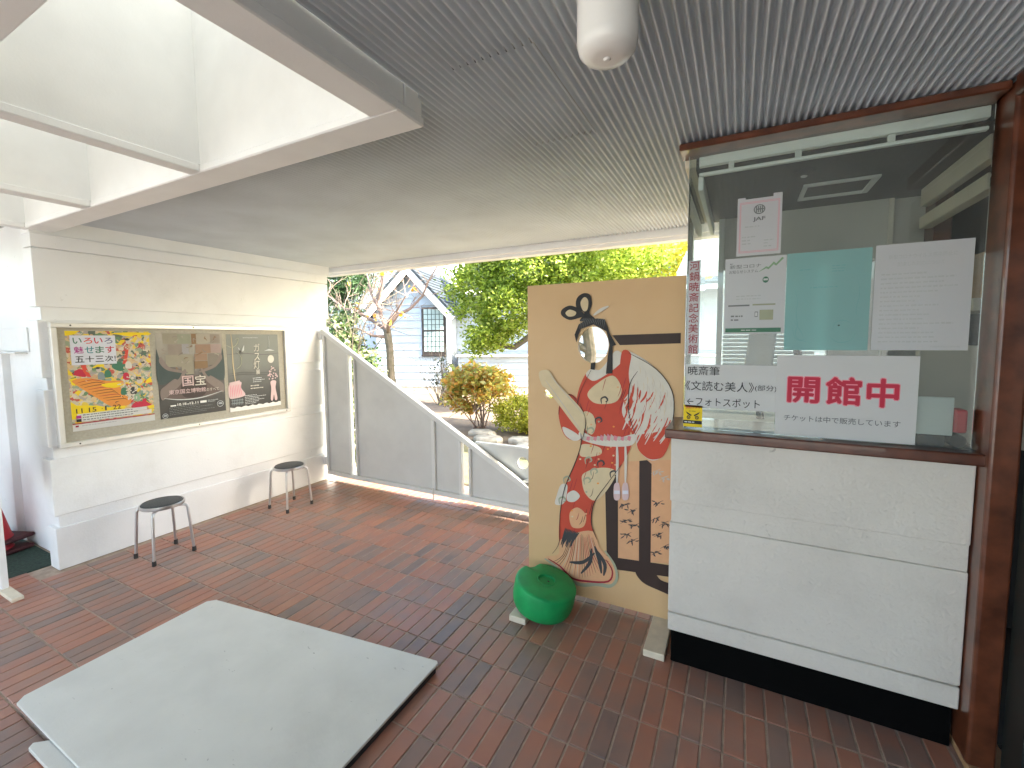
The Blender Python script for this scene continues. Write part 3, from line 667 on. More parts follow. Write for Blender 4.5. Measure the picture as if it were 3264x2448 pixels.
# ================================================================== STOOLS
def stool(loc, label):
    t = thing('stool', label, 'stool', loc, 'round steel stools along the poster wall')
    st = B().lathe([(0, .400), (.105, .400), (.118, .397), (.124, .389), (.124, .383), (0, .383)], n=48).put('seat', 'seat_vinyl', t, True)
    B().lathe([(.1245, .389), (.130, .393), (.136, .387), (.136, .374), (.131, .368), (.1, .367), (.1, .382), (.1245, .382), (.1245, .389)], n=48).put('seat_ring', 'chrome', t, True)
    for sx, sy in ((-1, -1), (1, -1), (1, 1), (-1, 1)):
        d = Vector((sx, sy, 0)).normalized()
        pts = [d*.05+Vector((0, 0, .360)), d*.12+Vector((0, 0, .360))]
        for k in range(1, 7):
            a = k/6*math.pi/2*.95; pts.append(d*(.128+.028*math.sin(a))+Vector((0, 0, .360-.030*(1-math.cos(a)))))
        pts += [d*.178+Vector((0, 0, .03))]
        lg = B().tube(pts, .0095, 12).put('leg', 'chrome', t, True)
        B().lathe([(0, 0), (.013, 0), (.0135, .004), (.0125, .034), (.0098, .035)], tuple(d*.179), 16).put('rubber_foot', 'black_rubber', lg, True)
    return t
stool((-3.685, 1.598, 0), 'black seated steel stool under the yellow poster')
stool((-3.70, 2.625, 0), 'black seated steel stool beside the hinge end of the slanted gate')

# ================================================================== RAMP BOARD
pf = thing('floor_board', 'large off-white painted plywood board lying on the tiles', 'board', (-1.95, 1.0, 0))
q = [(-2.66, .59), (-2.70, 1.375), (-2.67, 1.405), (-1.225, 1.575), (-1.21, 1.56), (-1.21, .585)]
q = [(-2.655, .585), (-2.685, .615), (-2.712, 1.36), (-2.68, 1.395), (-1.222, 1.578), (-1.208, 1.566), (-1.205, .575)]
bm = B().prism(q, 'z', .030, .042, .0025); local(bm.put('top_sheet', 'board_white'), pf)
local(B().prism([(-2.36, .552), (-2.30, .600), (-1.30, .60), (-1.30, .535), (-2.345, .535)], 'z', .008, .0245, .003).put('lower_sheet', 'board_white'), pf)
for y in (.75, 1.12, 1.46):
    local(box('batten', 'black_rubber', None, -2.55 if y < 1.3 else -1.6, -1.225, y-.03, y+.03, 0, .0255, .003), pf)
local(B().prism([(-1.226, .6), (-1.212, .6), (-1.214, 1.555), (-1.228, 1.553)], 'z', .0, .0295).put('gap_shadow_strip', 'black_rubber'), pf)  # black strips under the edges put in as the board's gap shadow
local(B().prism([(-2.65, 1.375), (-1.24, 1.553), (-1.24, 1.565), (-2.65, 1.388)], 'z', .0, .0295).put('gap_shadow_strip', 'black_rubber'), pf)
local(B().prism([(-2.69, .64), (-2.68, .64), (-2.695, 1.35), (-2.705, 1.35)], 'z', .0, .0295).put('gap_shadow_strip', 'black_rubber'), pf)
for (x, y) in ((-1.26, 1.52), (-1.25, 1.05), (-2.62, 1.34)):
    local(B().lathe([(0, .0), (.004, 0), (.005, -.002)], (x, y, .0432), 10).put('screw', 'alu'), pf)

# ================================================================== PHOTO PANEL
PY = 2.40
pp = thing('photo_cutout_board', 'tall tan picture board of a robed figure with an oval face hole', 'cutout board', (-.68, PY, 0))
def h_(a, b): return (1600+a*.723, 850+b*.723)
def hp(a, b): p = on_y(*h_(a, b), PY-.012); return (p.x, p.z)
PX0, PX1, PZ0, PZ1 = -1.122, -.245, .036, 1.862
cu = bpy.data.curves.new('pp', 'CURVE'); cu.dimensions = '2D'; cu.fill_mode = 'BOTH'; cu.extrude = .012
spl(rect(PX0, PZ0, PX1, PZ1)); spl(ell(-.722, 1.513, .088, .102, 36))
spl([hp(*c) for c in ((183, 545), (212, 538), (236, 575), (206, 584), (190, 570))])
local(link('board', curve_mesh(cu, Matrix.Translation((0, PY, 0)) @ XZ), 'panel_tan'), pp)
PL = Plane((0, PY-.012, 0), (1, 0, 0), (0, 0, 1), (0, -1, 0))
def art(pts, m, layer, smooth=True, name='print'):
    if smooth: pts = smooth_pts(pts, 5)
    return local(shape(PL, [hp(*c) for c in pts], m, None, layer, name), pp)
def line(pts, wd, m, layer): return local(shape(PL, [hp(*c) for c in stroke_pts(pts, wd, 4)], m, None, layer, 'outline'), pp)
def clipx(pts): return [(min(a, 760), b) for a, b in pts]
# dark lattice screen
art([(486, 302), (789, 292), (788, 338), (520, 346)], 'ink_brown', 1, False, 'screen_rail')
art([(513, 860), (760, 850), (752, 1310), (513, 1290)], 'ink_peach', 1, False, 'screen_panel')
art([(606, 856), (640, 852), (660, 870), (655, 1330), (604, 1310)], 'ink_brown', 2, False, 'screen_post')
art([(455, 960), (512, 905), (512, 1290), (462, 1275)], 'ink_brown', 2, False, 'screen_post')
art([(455, 1275), (760, 1318), (760, 1370), (470, 1330)], 'ink_brown', 2, False, 'screen_foot')
art([(590, 1340), (660, 1335), (700, 1380), (760, 1405), (760, 1450), (690, 1425), (620, 1390)], 'ink_brown', 3, True, 'screen_foot')
rd = random.Random(11)
for (a, b) in ((540, 1050), (575, 1075), (545, 1120), (585, 1140), (550, 1180), (580, 1205), (680, 900), (715, 930), (690, 1040), (675, 1110), (715, 1130), (690, 1180), (720, 1230), (680, 1260)):
    cl = 'ink_fawn' if b < 940 else 'ink_charcoal'
    line([(a-22, b+12), (a, b), (a+22, b-10)], 2.5, cl, 2)
    for k in range(7):
        t_ = rd.uniform(-.4, 3.5); l = rd.uniform(12, 22); c_ = (a+rd.uniform(-16, 16), b+rd.uniform(-5, 5))
        line([c_, (c_[0]+l*.5*math.cos(t_), c_[1]+l*.5*math.sin(t_)+1), (c_[0]+l*math.cos(t_), c_[1]+l*math.sin(t_))], 5, cl, 2.2)
# robed figure
art([(250, 650), (262, 590), (300, 560), (345, 600), (372, 690), (360, 755), (310, 765), (272, 735)], 'ink_robe', 4, True, 'sleeve')
art([(270, 705), (330, 735), (345, 760), (315, 766), (280, 742)], 'ink_offwhite', 5)
art([(395, 450), (440, 470), (500, 400), (560, 380), (600, 470), (600, 640), (565, 740), (570, 790), (530, 870), (470, 950), (410, 1040), (395, 1130), (400, 1170), (300, 1180), (255, 1210), (258, 1080), (285, 960), (330, 850), (352, 760), (330, 600), (355, 500)], 'ink_robe', 5, True, 'robe')
art([(395, 450), (372, 470), (380, 490), (420, 500), (520, 430), (530, 385), (500, 372), (460, 425), (430, 455)], 'ink_offwhite', 6, True, 'collar')
art([(530, 375), (590, 385), (680, 450), (745, 540), (758, 640), (735, 760), (700, 840), (650, 850), (600, 800), (585, 730), (560, 700), (530, 640), (545, 560), (540, 470)], 'ink_offwhite', 6, True, 'sleeve')
art([(600, 745), (640, 735), (690, 725), (752, 690), (745, 760), (715, 830), (680, 848), (640, 842), (600, 800)], 'ink_robe', 6.6, True, 'sleeve_lining')
rdf = random.Random(21)
for k in range(60):   # red gaps and white plumes running down the sleeve
    t_ = k/59; x = 560+185*t_+rdf.uniform(-6, 6); y0 = rdf.uniform(500, 650)+60*t_; L_ = rdf.uniform(50, 110)
    pts = [(x, y0), (x-6-10*t_, y0+L_*.5), (x-26-20*t_, y0+L_)]
    pts = [(min(a, 752-max(0, (b-640))*.12), min(b, 832)) for a, b in pts]
    line(pts, rdf.uniform(5, 10), 'ink_robe' if k % 3 == 0 else 'ink_offwhite', 7+(k % 3 != 0)*.2)
art([(530, 375), (570, 385), (560, 470), (572, 560), (600, 700), (575, 740), (540, 600), (520, 500)], 'ink_robe', 7)
art([(378, 560), (420, 515), (490, 480), (528, 535), (510, 590), (460, 605), (405, 598)], 'ink_cream', 7)
art([(362, 640), (400, 650), (415, 700), (395, 740), (360, 700)], 'ink_cream', 7); art([(356, 782), (430, 795), (438, 825), (385, 838), (345, 830)], 'ink_cream', 7)
art([(362, 910), (440, 885), (505, 905), (460, 990), (410, 1030), (370, 1000), (355, 950)], 'ink_cream', 7, True, 'roundel')
for (a, b) in ((455, 590), (430, 680), (395, 725), (440, 870), (410, 905), (380, 945), (495, 915), (385, 855), (290, 940), (270, 1030)):
    line([(a-14, b+14), (a-16, b-8), (a+2, b-16), (a+12, b-2), (a+2, b+6)], 8, 'ink_sage' if a < 420 else 'ink_charcoal', 8)
art([(262, 960), (290, 965), (275, 1040), (236, 1045), (245, 1000)], 'ink_offwhite', 6)
art([(350, 725), (430, 760), (520, 752), (590, 738), (575, 785), (480, 792), (400, 778), (345, 755)], 'ink_offwhite', 8, True, 'sash')
for k in range(14): art([(362+k*15, 742+8*math.sin(k*.7)), (376+k*15, 748), (372+k*15, 768), (358+k*15, 762)], 'ink_pink' if k % 2 else 'ink_fawn', 9, False)
for x in (508, 545): line([(x, 770), (x+2, 860), (x, 960)], 12, 'ink_offwhite', 9); art([(x-12, 960), (x+10, 955), (x+14, 1020), (x-12, 1022)], 'ink_palepink', 9); art([(x-12, 985), (x+12, 985), (x+13, 1000), (x-12, 1000)], 'ink_lav', 10, False)
art([(300, 1180), (400, 1165), (435, 1240), (480, 1290), (512, 1350), (500, 1400), (450, 1412), (390, 1400), (330, 1398), (270, 1350), (225, 1300), (188, 1290), (200, 1275), (250, 1265), (255, 1210)], 'ink_peach', 6, True, 'hem')
line([(190, 1285), (240, 1320), (290, 1370), (350, 1400), (420, 1398), (480, 1405), (508, 1370), (495, 1310), (455, 1250)], 16, 'ink_sage', 7)
line([(205, 1285), (260, 1320), (310, 1370), (380, 1385), (470, 1385), (488, 1340), (460, 1290)], 9, 'ink_crimson', 8)
for pts in ([(410, 1230), (430, 1290), (440, 1350)], [(395, 1240), (390, 1300), (350, 1350)], [(300, 1300), (360, 1300), (410, 1260)], [(420, 1250), (455, 1310), (450, 1360)]): line(pts, 16, 'ink_charcoal', 8)
for k in range(11): line([(282+6*k, 1150+2*k), (272+5.5*k, 1190), (262+5*k, 1225+12*math.sin(k*1.7))], 7, 'ink_charcoal', 8)
rd2 = random.Random(77)
for k in range(34):   # robe folds
    y = rd2.uniform(480, 1150); xl = np.interp(y, [480, 620, 760, 860, 960, 1080, 1150], [370, 340, 355, 335, 290, 265, 262]); xr = np.interp(y, [480, 620, 760, 860, 960, 1080, 1150], [560, 590, 570, 530, 460, 398, 395])
    x = rd2.uniform(xl+6, xr-10); line([(x, y), (x-6, y+rd2.uniform(15, 30)), (x-16, y+rd2.uniform(35, 60))], 2.6, rd2.choice(('ink_crimson', 'ink_brown', 'ink_crimson')), 7.5)
for k in range(46):   # sleeve feathering
    y = rd2.uniform(420, 720); x = rd2.uniform(np.interp(y, [420, 560, 720], [565, 585, 600]), np.interp(y, [420, 560, 720], [630, 745, 740])); line([(x, y), (x+4, y+16), (x+2, y+34)], 2.2, rd2.choice(('ink_fawn', 'ink_skin', 'ink_cream')), 7.2)
for k in range(40):   # small flowers
    a = rd2.uniform(300, 560); b = rd2.uniform(500, 1120)
    xl = np.interp(b, [480, 620, 760, 860, 960, 1080, 1150], [370, 340, 355, 335, 290, 265, 262]); xr = np.interp(b, [480, 620, 760, 860, 960, 1080, 1150], [540, 560, 550, 520, 450, 390, 390])
    if xl+8 < a < xr-8: art(ell(a, b, 5, 4, 7), rd2.choice(('ink_peach', 'ink_cream', 'ink_sage', 'ink_orange')), 7.6, False)
for k in range(22):   # hem lines
    t_ = k/21; line([(300+100*t_, 1185+8*math.sin(k)), (270+160*t_, 1270), (225+250*t_, 1300+70*math.sin(t_*3.14))], 2.4, rd2.choice(('ink_brown', 'ink_crimson', 'ink_fawn')), 7.5)
for k in range(14): line([(345+8*k, 262+12*math.cos(k*.45)), (350+8*k, 240), (365+6*k, 228)], 2, 'ink_grey', 9.6)
art([(290, 1000), (320, 985), (345, 1010), (320, 1035), (290, 1030)], 'ink_offwhite', 8)
art([(300, 1085), (335, 1060), (372, 1095), (360, 1145), (310, 1145)], 'ink_peach', 7)
for pts in ([(395, 455), (345, 560), (335, 640), (352, 760), (330, 850), (280, 970), (258, 1090), (255, 1210), (225, 1262)], [(560, 380), (680, 450), (750, 545), (758, 650), (735, 770)], [(600, 460), (565, 520), (560, 640), (590, 740)], [(530, 870), (470, 950), (408, 1040), (396, 1130), (420, 1200)], [(252, 650), (265, 590), (300, 562), (340, 598)], [(352, 770), (372, 690), (345, 600)]): line(pts, 4, 'ink_brown', 10)
# hair and face rim
art([(330, 335), (322, 300), (340, 255), (372, 235), (420, 228), (455, 232), (480, 300), (505, 345), (490, 350), (488, 470), (460, 472), (468, 390), (476, 345), (462, 285), (405, 255), (350, 275), (336, 310)], 'ink_black', 9, False, 'hair')
art([(345, 240), (365, 205), (330, 180), (332, 140), (360, 118), (390, 125), (398, 165), (388, 205), (410, 232)], 'ink_black', 8, True, 'hair_bow'); art([(348, 160), (365, 135), (382, 150), (378, 190), (360, 195)], 'ink_cream', 9)
art([(345, 225), (300, 235), (265, 215), (266, 190), (300, 172), (340, 185), (368, 215)], 'ink_black', 8, True, 'hair_bow'); art([(282, 205), (300, 190), (328, 200), (322, 216), (296, 220)], 'ink_cream', 9)
line([(405, 215), (440, 190), (472, 175)], 14, 'ink_offwhite', 10)
art([(394, 425), (414, 420), (410, 455), (392, 452)], 'ink_black', 9, False, 'hair')
# pale rolled sheet, kept plain
art([(165, 470), (185, 455), (215, 462), (245, 510), (360, 640), (362, 730), (345, 728), (240, 590), (200, 540), (178, 520)], 'ink_cream', 11, True, 'paper_roll')
line([(195, 500), (260, 590), (350, 720)], 4, 'ink_fawn', 12); line([(215, 470), (250, 520), (362, 650)], 4, 'ink_fawn', 12)
# feet planks and braces
for x0, x1 in ((-1.085, -.985), (-.375, -.275)):
    f = local(box('foot', 'wood_cream', None, x0, x1, 2.045 if x0 < -1 else 2.10, 2.75, 0, .0345, .003), pp)
    local(B().prism([(PY+.013, .036), (PY+.30, .036), (PY+.013, .9)], 'x', x0+.03, x0+.055).put('brace', 'wood_cream'), pp)

# ================================================================== GREEN WEIGHT
gw = thing('weight_base', 'round green plastic weight tilted on the foot of the cutout board', 'weight', (-.96, 2.205, .032))
gw.rotation_euler = (R(3), R(11), R(20)); gw.scale = (1, 1, 1.17)
prof = [(0, .012), (.10, .012), (.13, 0), (.155, .004), (.166, .02), (.174, .05), (.1745, .118), (.172, .127), (.165, .1325), (.155, .134), (.10, .139), (.050, .1405), (.047, .139), (.045, .132), (.030, .1312), (0, .131)]
me = B().lathe(prof, n=64)
for v in me.bm.verts:   # filler notch on the rim
    a = math.atan2(v.co.y, v.co.x); d = abs((a-R(125)+math.pi) % (2*math.pi)-math.pi)
    if v.co.z > .10 and math.hypot(v.co.x, v.co.y) > .14 and d < .24: v.co.z -= .016*(1-(d/.24)**4); v.co.x *= .975; v.co.y *= .975
me.put('body', 'green_plastic', gw, True)
B().lathe([(0, .0285), (.006, .0285), (.006, .026)], (.012, .004, .1035), 12).put('centre_hole', 'inner_dark', gw)
B().lathe([(.0485, .1410), (.051, .1420), (.0535, .1405)], n=48).put('rim_ring', 'green_plastic', gw, True)

# ================================================================== CEILING LAMP
lp = thing('ceiling_lamp', 'white opal glass cylinder lamp fixed to the corrugated ceiling', 'lamp', (-.288, 1.05, 2.19))
B().lathe([(0, -.004), (.006, -.003), (.009, .001), (.03, .0005), (.052, .006), (.064, .018), (.069, .036), (.069, .172), (.060, .176)], n=48).put('shade', 'opal_glass', lp, True)
B().lathe([(.072, .160), (.075, .163), (.075, .185), (0, .186)], n=48).put('collar', 'white_paint', lp, True)

# ================================================================== TICKET BOOTH
FY = 2.09
bo = thing('ticket_booth', 'white stucco ticket booth with dark wood counter and glass front', 'booth', (.25, FY, 0))
def bp_(name, m, *a, bev=.004, seg=1, parent=bo): return local(box(name, m, None, *a, bev, seg), bo)
BX0, BX1 = -.262, .757
bp_('plinth', 'black_skirting', -.25, .75, 2.125, 3.2, 0, .1845)
bp_('core', 'white_stucco', BX0+.014, BX1-.004, FY+.014, 3.2, .185, 1.098)
for a, b in ((.178, .262), (.270, .70), (.80, 1.099)):
    bp_('board', 'white_stucco', BX0, BX1-.002, FY, FY+.05, a, b, bev=.005, seg=2)
bp_('recessed_band', 'white_stucco', BX0+.006, BX1-.003, FY+.008, FY+.05, .7005, .7995, bev=.002)
bp_('side_wall', 'white_stucco', BX0, BX0+.05, FY+.051, 3.2, .18, 1.099)
ct = bp_('counter', 'dark_wood', -.285, .79, 2.045, 2.42, 1.1, 1.142, bev=.006, seg=2)
GYF = 2.112
gf = bp_('glass_front', 'window_glass', -.212, .745, GYF, GYF+.006, 1.143, 2.349, bev=0)
gs = bp_('glass_side', 'window_glass', -.212, -.206, GYF+.008, 3.19, 1.143, 2.349, bev=0)
bp_('glass_edge_strip', 'gate_grey', -.2135, -.2125, GYF, GYF+.006, 1.143, 2.349, bev=0)
bp_('head_rail', 'red_wood', -.246, .752, 2.03, 2.16, 2.333, 2.361, bev=.005)
bp_('head_rail_side', 'wood_cream', -.235, -.19, 2.161, 3.2, 2.30, 2.361, bev=.004)
bp_('white_trim', 'trim_white', -.175, .742, 2.135, 2.165, 2.292, 2.331, bev=.002)
tr = bp_('curtain_track', 'trim_white', -.175, .742, 2.14, 2.16, 2.252, 2.266, bev=.003)
for x in (-.06, .18, .47): bp_('track_clip', 'gate_rail', x, x+.022, 2.142, 2.158, 2.2665, 2.2915, bev=.001)
bp_('track_side', 'trim_white', -.180, -.158, 2.17, 3.15, 2.20, 2.262, bev=.003)
# interior of the booth
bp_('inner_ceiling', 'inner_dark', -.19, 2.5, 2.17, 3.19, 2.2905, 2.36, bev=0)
for a in ((.26, .56, 2.62, 2.64), (.26, .56, 2.86, 2.88), (.26, .28, 2.64, 2.86), (.535, .56, 2.64, 2.86)):
    bp_('ceiling_hatch_frame', 'blind_grey', a[0], a[1], a[2], a[3], 2.278, 2.290, bev=.001)
local(B().lathe([(0, -.02), (.03, -.018), (.045, -.005), (.05, 0)], (.24, 2.42, 2.29), 24).put('downlight', 'black_rubber'), bo)
local(B().lathe([(0, -.024), (.012, -.0235), (.014, -.018)], (.24, 2.42, 2.29), 16).put('downlight_lens', 'chrome'), bo)
bp_('rear_post', 'gate_grey', -.130, -.098, 3.12, 3.19, 1.1, 2.334, bev=.003)
bp_('rear_wall_left', 'inner_beige', -.097, .18, 3.13, 3.19, 1.98, 2.29, bev=0)
bp_('rear_wall', 'inner_beige', .46, .861, 3.13, 3.19, 1.1, 2.29, bev=0)
bp_('rear_wall_panel', 'inner_beige', .181, .70, 3.10, 3.17, 1.97, 2.29, bev=.0)
bp_('rear_wall_strip', 'inner_cream', .70, .722, 3.09, 3.127, 1.1, 2.289, bev=.002)
bp_('brown_column', 'dark_wood', .862, .93, 3.0, 3.19, 1.1, 2.334, bev=.004)
bd = local(B().box(-.097, .458, 3.175, 3.178, 1.1, 1.979).put('blind_backing', 'polycarb'), bo)
for k in range(34): 
    z = 1.12+k*.025
    s_ = local(B().prism([(3.135, z), (3.155, z+.018), (3.156, z+.017), (3.136, z-.001)], 'x', -.09, .40).put('blind_slat', 'blind_grey'), bo)
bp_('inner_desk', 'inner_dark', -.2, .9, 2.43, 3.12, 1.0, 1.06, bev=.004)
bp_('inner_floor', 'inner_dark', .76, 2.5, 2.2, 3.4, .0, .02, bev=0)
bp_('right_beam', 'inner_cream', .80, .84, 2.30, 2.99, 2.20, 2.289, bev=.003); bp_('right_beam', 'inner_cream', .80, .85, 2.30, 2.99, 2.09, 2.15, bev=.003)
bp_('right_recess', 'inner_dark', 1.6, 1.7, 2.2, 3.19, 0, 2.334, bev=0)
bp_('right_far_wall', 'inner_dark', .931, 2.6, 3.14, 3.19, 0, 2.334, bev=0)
bp_('right_wall_low', 'inner_cream', .82, 1.3, 2.95, 3.0, 1.0, 1.50, bev=.003)
tag(box('cardboard_carton', 'cardboard', None, .98, 1.30, 2.80, 3.05, 1.72, 1.93, .004), 'brown cardboard carton on a shelf inside the booth', 'box')
bp_('shelf', 'inner_cream', .94, 1.5, 2.75, 3.12, 1.66, 1.719, bev=.003)
# desk chair back seen through the glass
dc = thing('desk_chair', 'pale desk chair back with dark arm seen through the booth glass', 'chair', (.13, 2.75, .5))
local(B().prism([(.02, 1.30), (.16, 1.32), (.18, 1.60), (.10, 1.66), (.05, 1.58)], 'y', 2.72, 2.76, .01).put('backrest', 'inner_beige'), dc)
local(B().tube([(.24, 2.70, 1.66), (.27, 2.7, 1.48), (.30, 2.70, 1.30)], .018, 8).put('arm', 'inner_dark'), dc)
local(B().tube([(.1, 2.78, 1.32), (.12, 2.78, 1.07)], .02, 8).put('post', 'inner_dark'), dc)

# notices on the booth glass
def notice(name, label, x0, x1, z0, z1, m, y=GYF-.0012, th=.0006, cat='notice'):
    t = thing(name, label, cat, ((x0+x1)/2, y, z0))
    pl = Plane((x0, y-th, z0), (1, 0, 0), (0, 0, 1), (0, -1, 0)); W, Hh = x1-x0, z1-z0
    local(B().box(x0, x1, y-th, y, z0, z1).put('sheet', m), t)
    def S(pts, mm, layer=1, smooth=False): return local(shape(pl, [(a*W, b*Hh) for a, b in pts], mm, None, layer, 'print', smooth), t)
    def TX(body, a, b, wd, ht, mm, layer=2, off=0): return local(text(pl, body, a*W, b*Hh, wd*W, ht*Hh, mm, None, layer, offset=off), t)
    def FZ(a0, a1, b1, b0, n, mm, seed, layer=2): return local(fuzz_lines(pl, a0*W, a1*W, b1*Hh, b0*Hh, n, mm, None, seed, layer), t)
    return t, S, TX, FZ
t, S, TX, FZ = notice('certificate', 'white certificate with a red double border and round black emblem on the glass', -.02, .14, 1.888, 2.118, 'paper_thin')
for a in (.055, .075):
    for r_ in (rect(a, a, 1-a, a+.006), rect(a, 1-a-.006, 1-a, 1-a), rect(a, a, a+.008, 1-a), rect(1-a-.008, a, 1-a, 1-a)): S(r_, 'halo_pink', 1)
S(rect(0, .985, .18, 1.03), 'paper_thin', 1); S(rect(.8, .985, 1, 1.05), 'paper_thin', 1)
S(ell(.5, .80, .13, .085), 'ink_grey', 2); S(ell(.5, .80, .105, .068), 'ink_pale', 3)
for k in range(4): S(rect(.42+.045*k, .745, .445+.045*k, .855), 'ink_grey', 4)
S(rect(.42, .79, .6, .81), 'ink_grey', 5)
TX('JAF', .36, .585, .28, .085, 'ink_grey', 4, .02); FZ(.18, .85, .54, .48, 1, 'ink_pale', 21); FZ(.12, .5, .36, .18, 3, 'ink_pale', 22); FZ(.62, .88, .28, .12, 3, 'ink_pale', 23)
t, S, TX, FZ = notice('leaflet', 'white leaflet with a green footer bar and rising green line on the glass', -.06, .162, 1.564, 1.880, 'paper_thin')
TX('新型コロナ', .08, .865, .52, .05, 'ink_grey', 2); TX('お知らせシステム', .07, .80, .48, .045, 'ink_grey', 2); FZ(.08, .2, .945, .915, 1, 'ink_grey', 31)
S([(.55, .80), (.68, .87), (.72, .86), (.80, .925), (.84, .90), (.93, .975), (.96, .96), (.84, .87), (.80, .89), (.72, .83), (.68, .845)], 'ink_lightgreen', 2)
S(ell(.68, .70, .05, .04), 'ink_green', 2); S(rect(.645, .69, .715, .715), 'paper_white', 3); FZ(.2, .8, .52, .44, 2, 'ink_pale', 33)
S(rect(.07, .365, .43, .385), 'ink_grey', 2); S(rect(.48, .37, .85, .39), 'ink_sage', 2); S(rect(.6, .18, .82, .31), 'ink_sage', 2); S(rect(.52, .22, .57, .29), 'ink_grey', 2); S(rect(.528, .23, .562, .28), 'paper_white', 3)
FZ(.12, .42, .26, .16, 2, 'ink_grey', 34); S(rect(.03, .02, .95, .075), 'ink_green', 2); FZ(.3, .7, .06, .035, 1, 'ink_white', 35, 3)
t, S, TX, FZ = notice('teal_sheet', 'pale turquoise exhibition sheet with faint drawings on the glass', .164, .436, 1.496, 1.882, 'paper_teal')
S(ell(.16, .30, .15, .10), 'paper_teal', 1)
for pts in ([(.12, .62), (.15, .5), (.14, .38), (.16, .26), (.14, .16), (.22, .10), (.34, .08)], [(.10, .24), (.13, .14), (.20, .10), (.27, .12)], [(.12, .30), (.2, .2), (.24, .14)], [(.86, .68), (.88, .55), (.85, .42), (.86, .35)], [(.55, .14), (.66, .08), (.80, .10), (.86, .18)], [(.58, .2), (.62, .28), (.72, .3), (.82, .26)]):
    S(stroke_pts(pts, .006), 'ink_tealline', 2)
FZ(.55, .85, .86, .78, 3, 'ink_tealline', 41); FZ(.3, .75, .66, .62, 1, 'ink_tealline', 42); S(ell(.66, .25, .012, .008), 'ink_charcoal', 2); FZ(.16, .4, .84, .81, 1, 'ink_tealline', 44)
t, S, TX, FZ = notice('rules_sheet', 'large white sheet of faint grey typed lines at the right end of the glass', .446, .717, 1.497, 1.886, 'paper_thin')
TX('新型コロナウイルス感染防止に', .14, .86, .70, .04, 'ink_pale', 2); TX('配慮した対応について', .24, .79, .48, .04, 'ink_pale', 2)
FZ(.07, .97, .74, .06, 16, 'ink_pale', 51); TX('河鍋暁斎記念美術館', .62, .025, .3, .018, 'ink_pale', 2)
t, S, TX, FZ = notice('open_sign', 'white sign with three big red characters standing on the counter', .142, .588, 1.148, 1.476, 'paper_white', GYF-.010, .004, 'sign')
for i, ch in enumerate('開館中'):
    a, wd = (.088, .375, .665)[i], (.245, .255, .215)[i]; b, ht = (.415, .41, .405)[i], (.32, .335, .335)[i]
    TX(ch, a-.006, b-.010, wd+.012, ht+.020, 'halo_pink', 1, .055); TX(ch, a, b, wd, ht, 'ink_red', 2, .028)
TX('チケットは中で販売しています', .07, .185, .83, .075, 'ink_grey', 2, .004)
t, S, TX, FZ = notice('caption_card', 'white caption card with three lines of black characters and an arrow', -.208, .155, 1.238, 1.431, 'paper_white', cat='sign')
TX('暁斎筆', .025, .755, .355, .20, 'ink_black'); TX('《文読む美人》', .0, .40, .745, .22, 'ink_black'); TX('(部分)', .755, .43, .215, .14, 'ink_black'); TX('←フォトスポット', .02, .05, .79, .20, 'ink_black')
t, S, TX, FZ = notice('name_strip', 'narrow clear strip of nine dark red vertical characters on the glass corner', -.206, -.157, 1.474, 1.886, 'paper_thin', cat='sign')
for i, ch in enumerate('河鍋暁斎記念美術館'): TX(ch, .10, 1-(i+1)*.1105+.008, .80, .095, 'ink_crimson', 2, .006)
t, S, TX, FZ = notice('camera_sticker', 'small yellow warning sticker with a staring camera face at the glass foot', -.214, -.136, 1.149, 1.247, 'ink_yellow', cat='sticker')
S(rect(0, .14, 1, .30), 'ink_black', 1); FZ(.06, .96, .28, .16, 1, 'ink_white', 61); TX('防犯カメラ', .14, .83, .74, .12, 'ink_red', 2, .01); FZ(.3, .7, .76, .70, 1, 'ink_brown', 62)
S([(.10, .74), (.14, .70), (.45, .55), (.40, .50), (.2, .60)], 'ink_black', 2); S([(.90, .74), (.86, .70), (.55, .55), (.60, .50), (.8, .60)], 'ink_black', 2)
for x in (.28, .72): S(ell(x, .44, .10, .085), 'ink_black', 2); S(ell(x, .44, .055, .045), 'ink_yellow', 3); S(ell(x, .44, .03, .025), 'ink_black', 4)
# small things on the counter inside
tag(box('blank_card', 'paper_white', None, .592, .70, 2.135, 2.145, 1.185, 1.325, .001), 'small blank white card leaning behind the open sign', 'card')
rb = thing('tape_dispenser', 'small red desk tape dispenser beside the white card on the counter', 'dispenser', (.72, 2.16, 1.142))
local(B().box(.704, .742, 2.14, 2.2, 1.195, 1.282, .008, 2).put('housing', 'cone_red'), rb); local(B().tube([(.715, 2.13, 1.168), (.715, 2.18, 1.168)], .024, 20).put('reel', 'black_rubber'), rb)
bp_('counter_block', 'inner_dark', .60, .68, 2.13, 2.19, 1.143, 1.183, bev=.003)

# right hand post, door and sill
ps = thing('wood_post', 'glossy red brown wooden post at the end of the ticket booth', 'post', (.79, 2.1, 0))
local(B().box(.758, .835, 2.02, 2.16, .03, 2.36, .010, 3).put('shaft', 'red_wood'), ps)
local(B().box(.752, .845, 1.2, 2.019, 2.30, 2.365, .005).put('header', 'dark_wood'), ps)
local(B().box(.762, .90, 1.3, 2.20, .0, .029, .004).put('sill', 'cardboard'), ps)
dr = thing('entrance_door', 'dark glazed entrance door beyond the red brown post', 'door', (.9, 1.8, 0))
local(B().box(.842, .875, 1.90, 2.019, .03, 2.30, .004).put('stile', 'dark_metal'), dr)
local(B().box(.85, .862, .9, 1.899, .03, 2.30).put('pane', 'door_glass'), dr)
local(B().box(.846, .872, .9, 1.899, .95, 1.05, .004).put('lock_rail', 'dark_metal'), dr)
mw = thing('museum_wall', 'plain building wall behind the entrance door, with an added unseen back wall', 'wall', (3, 1, 0))
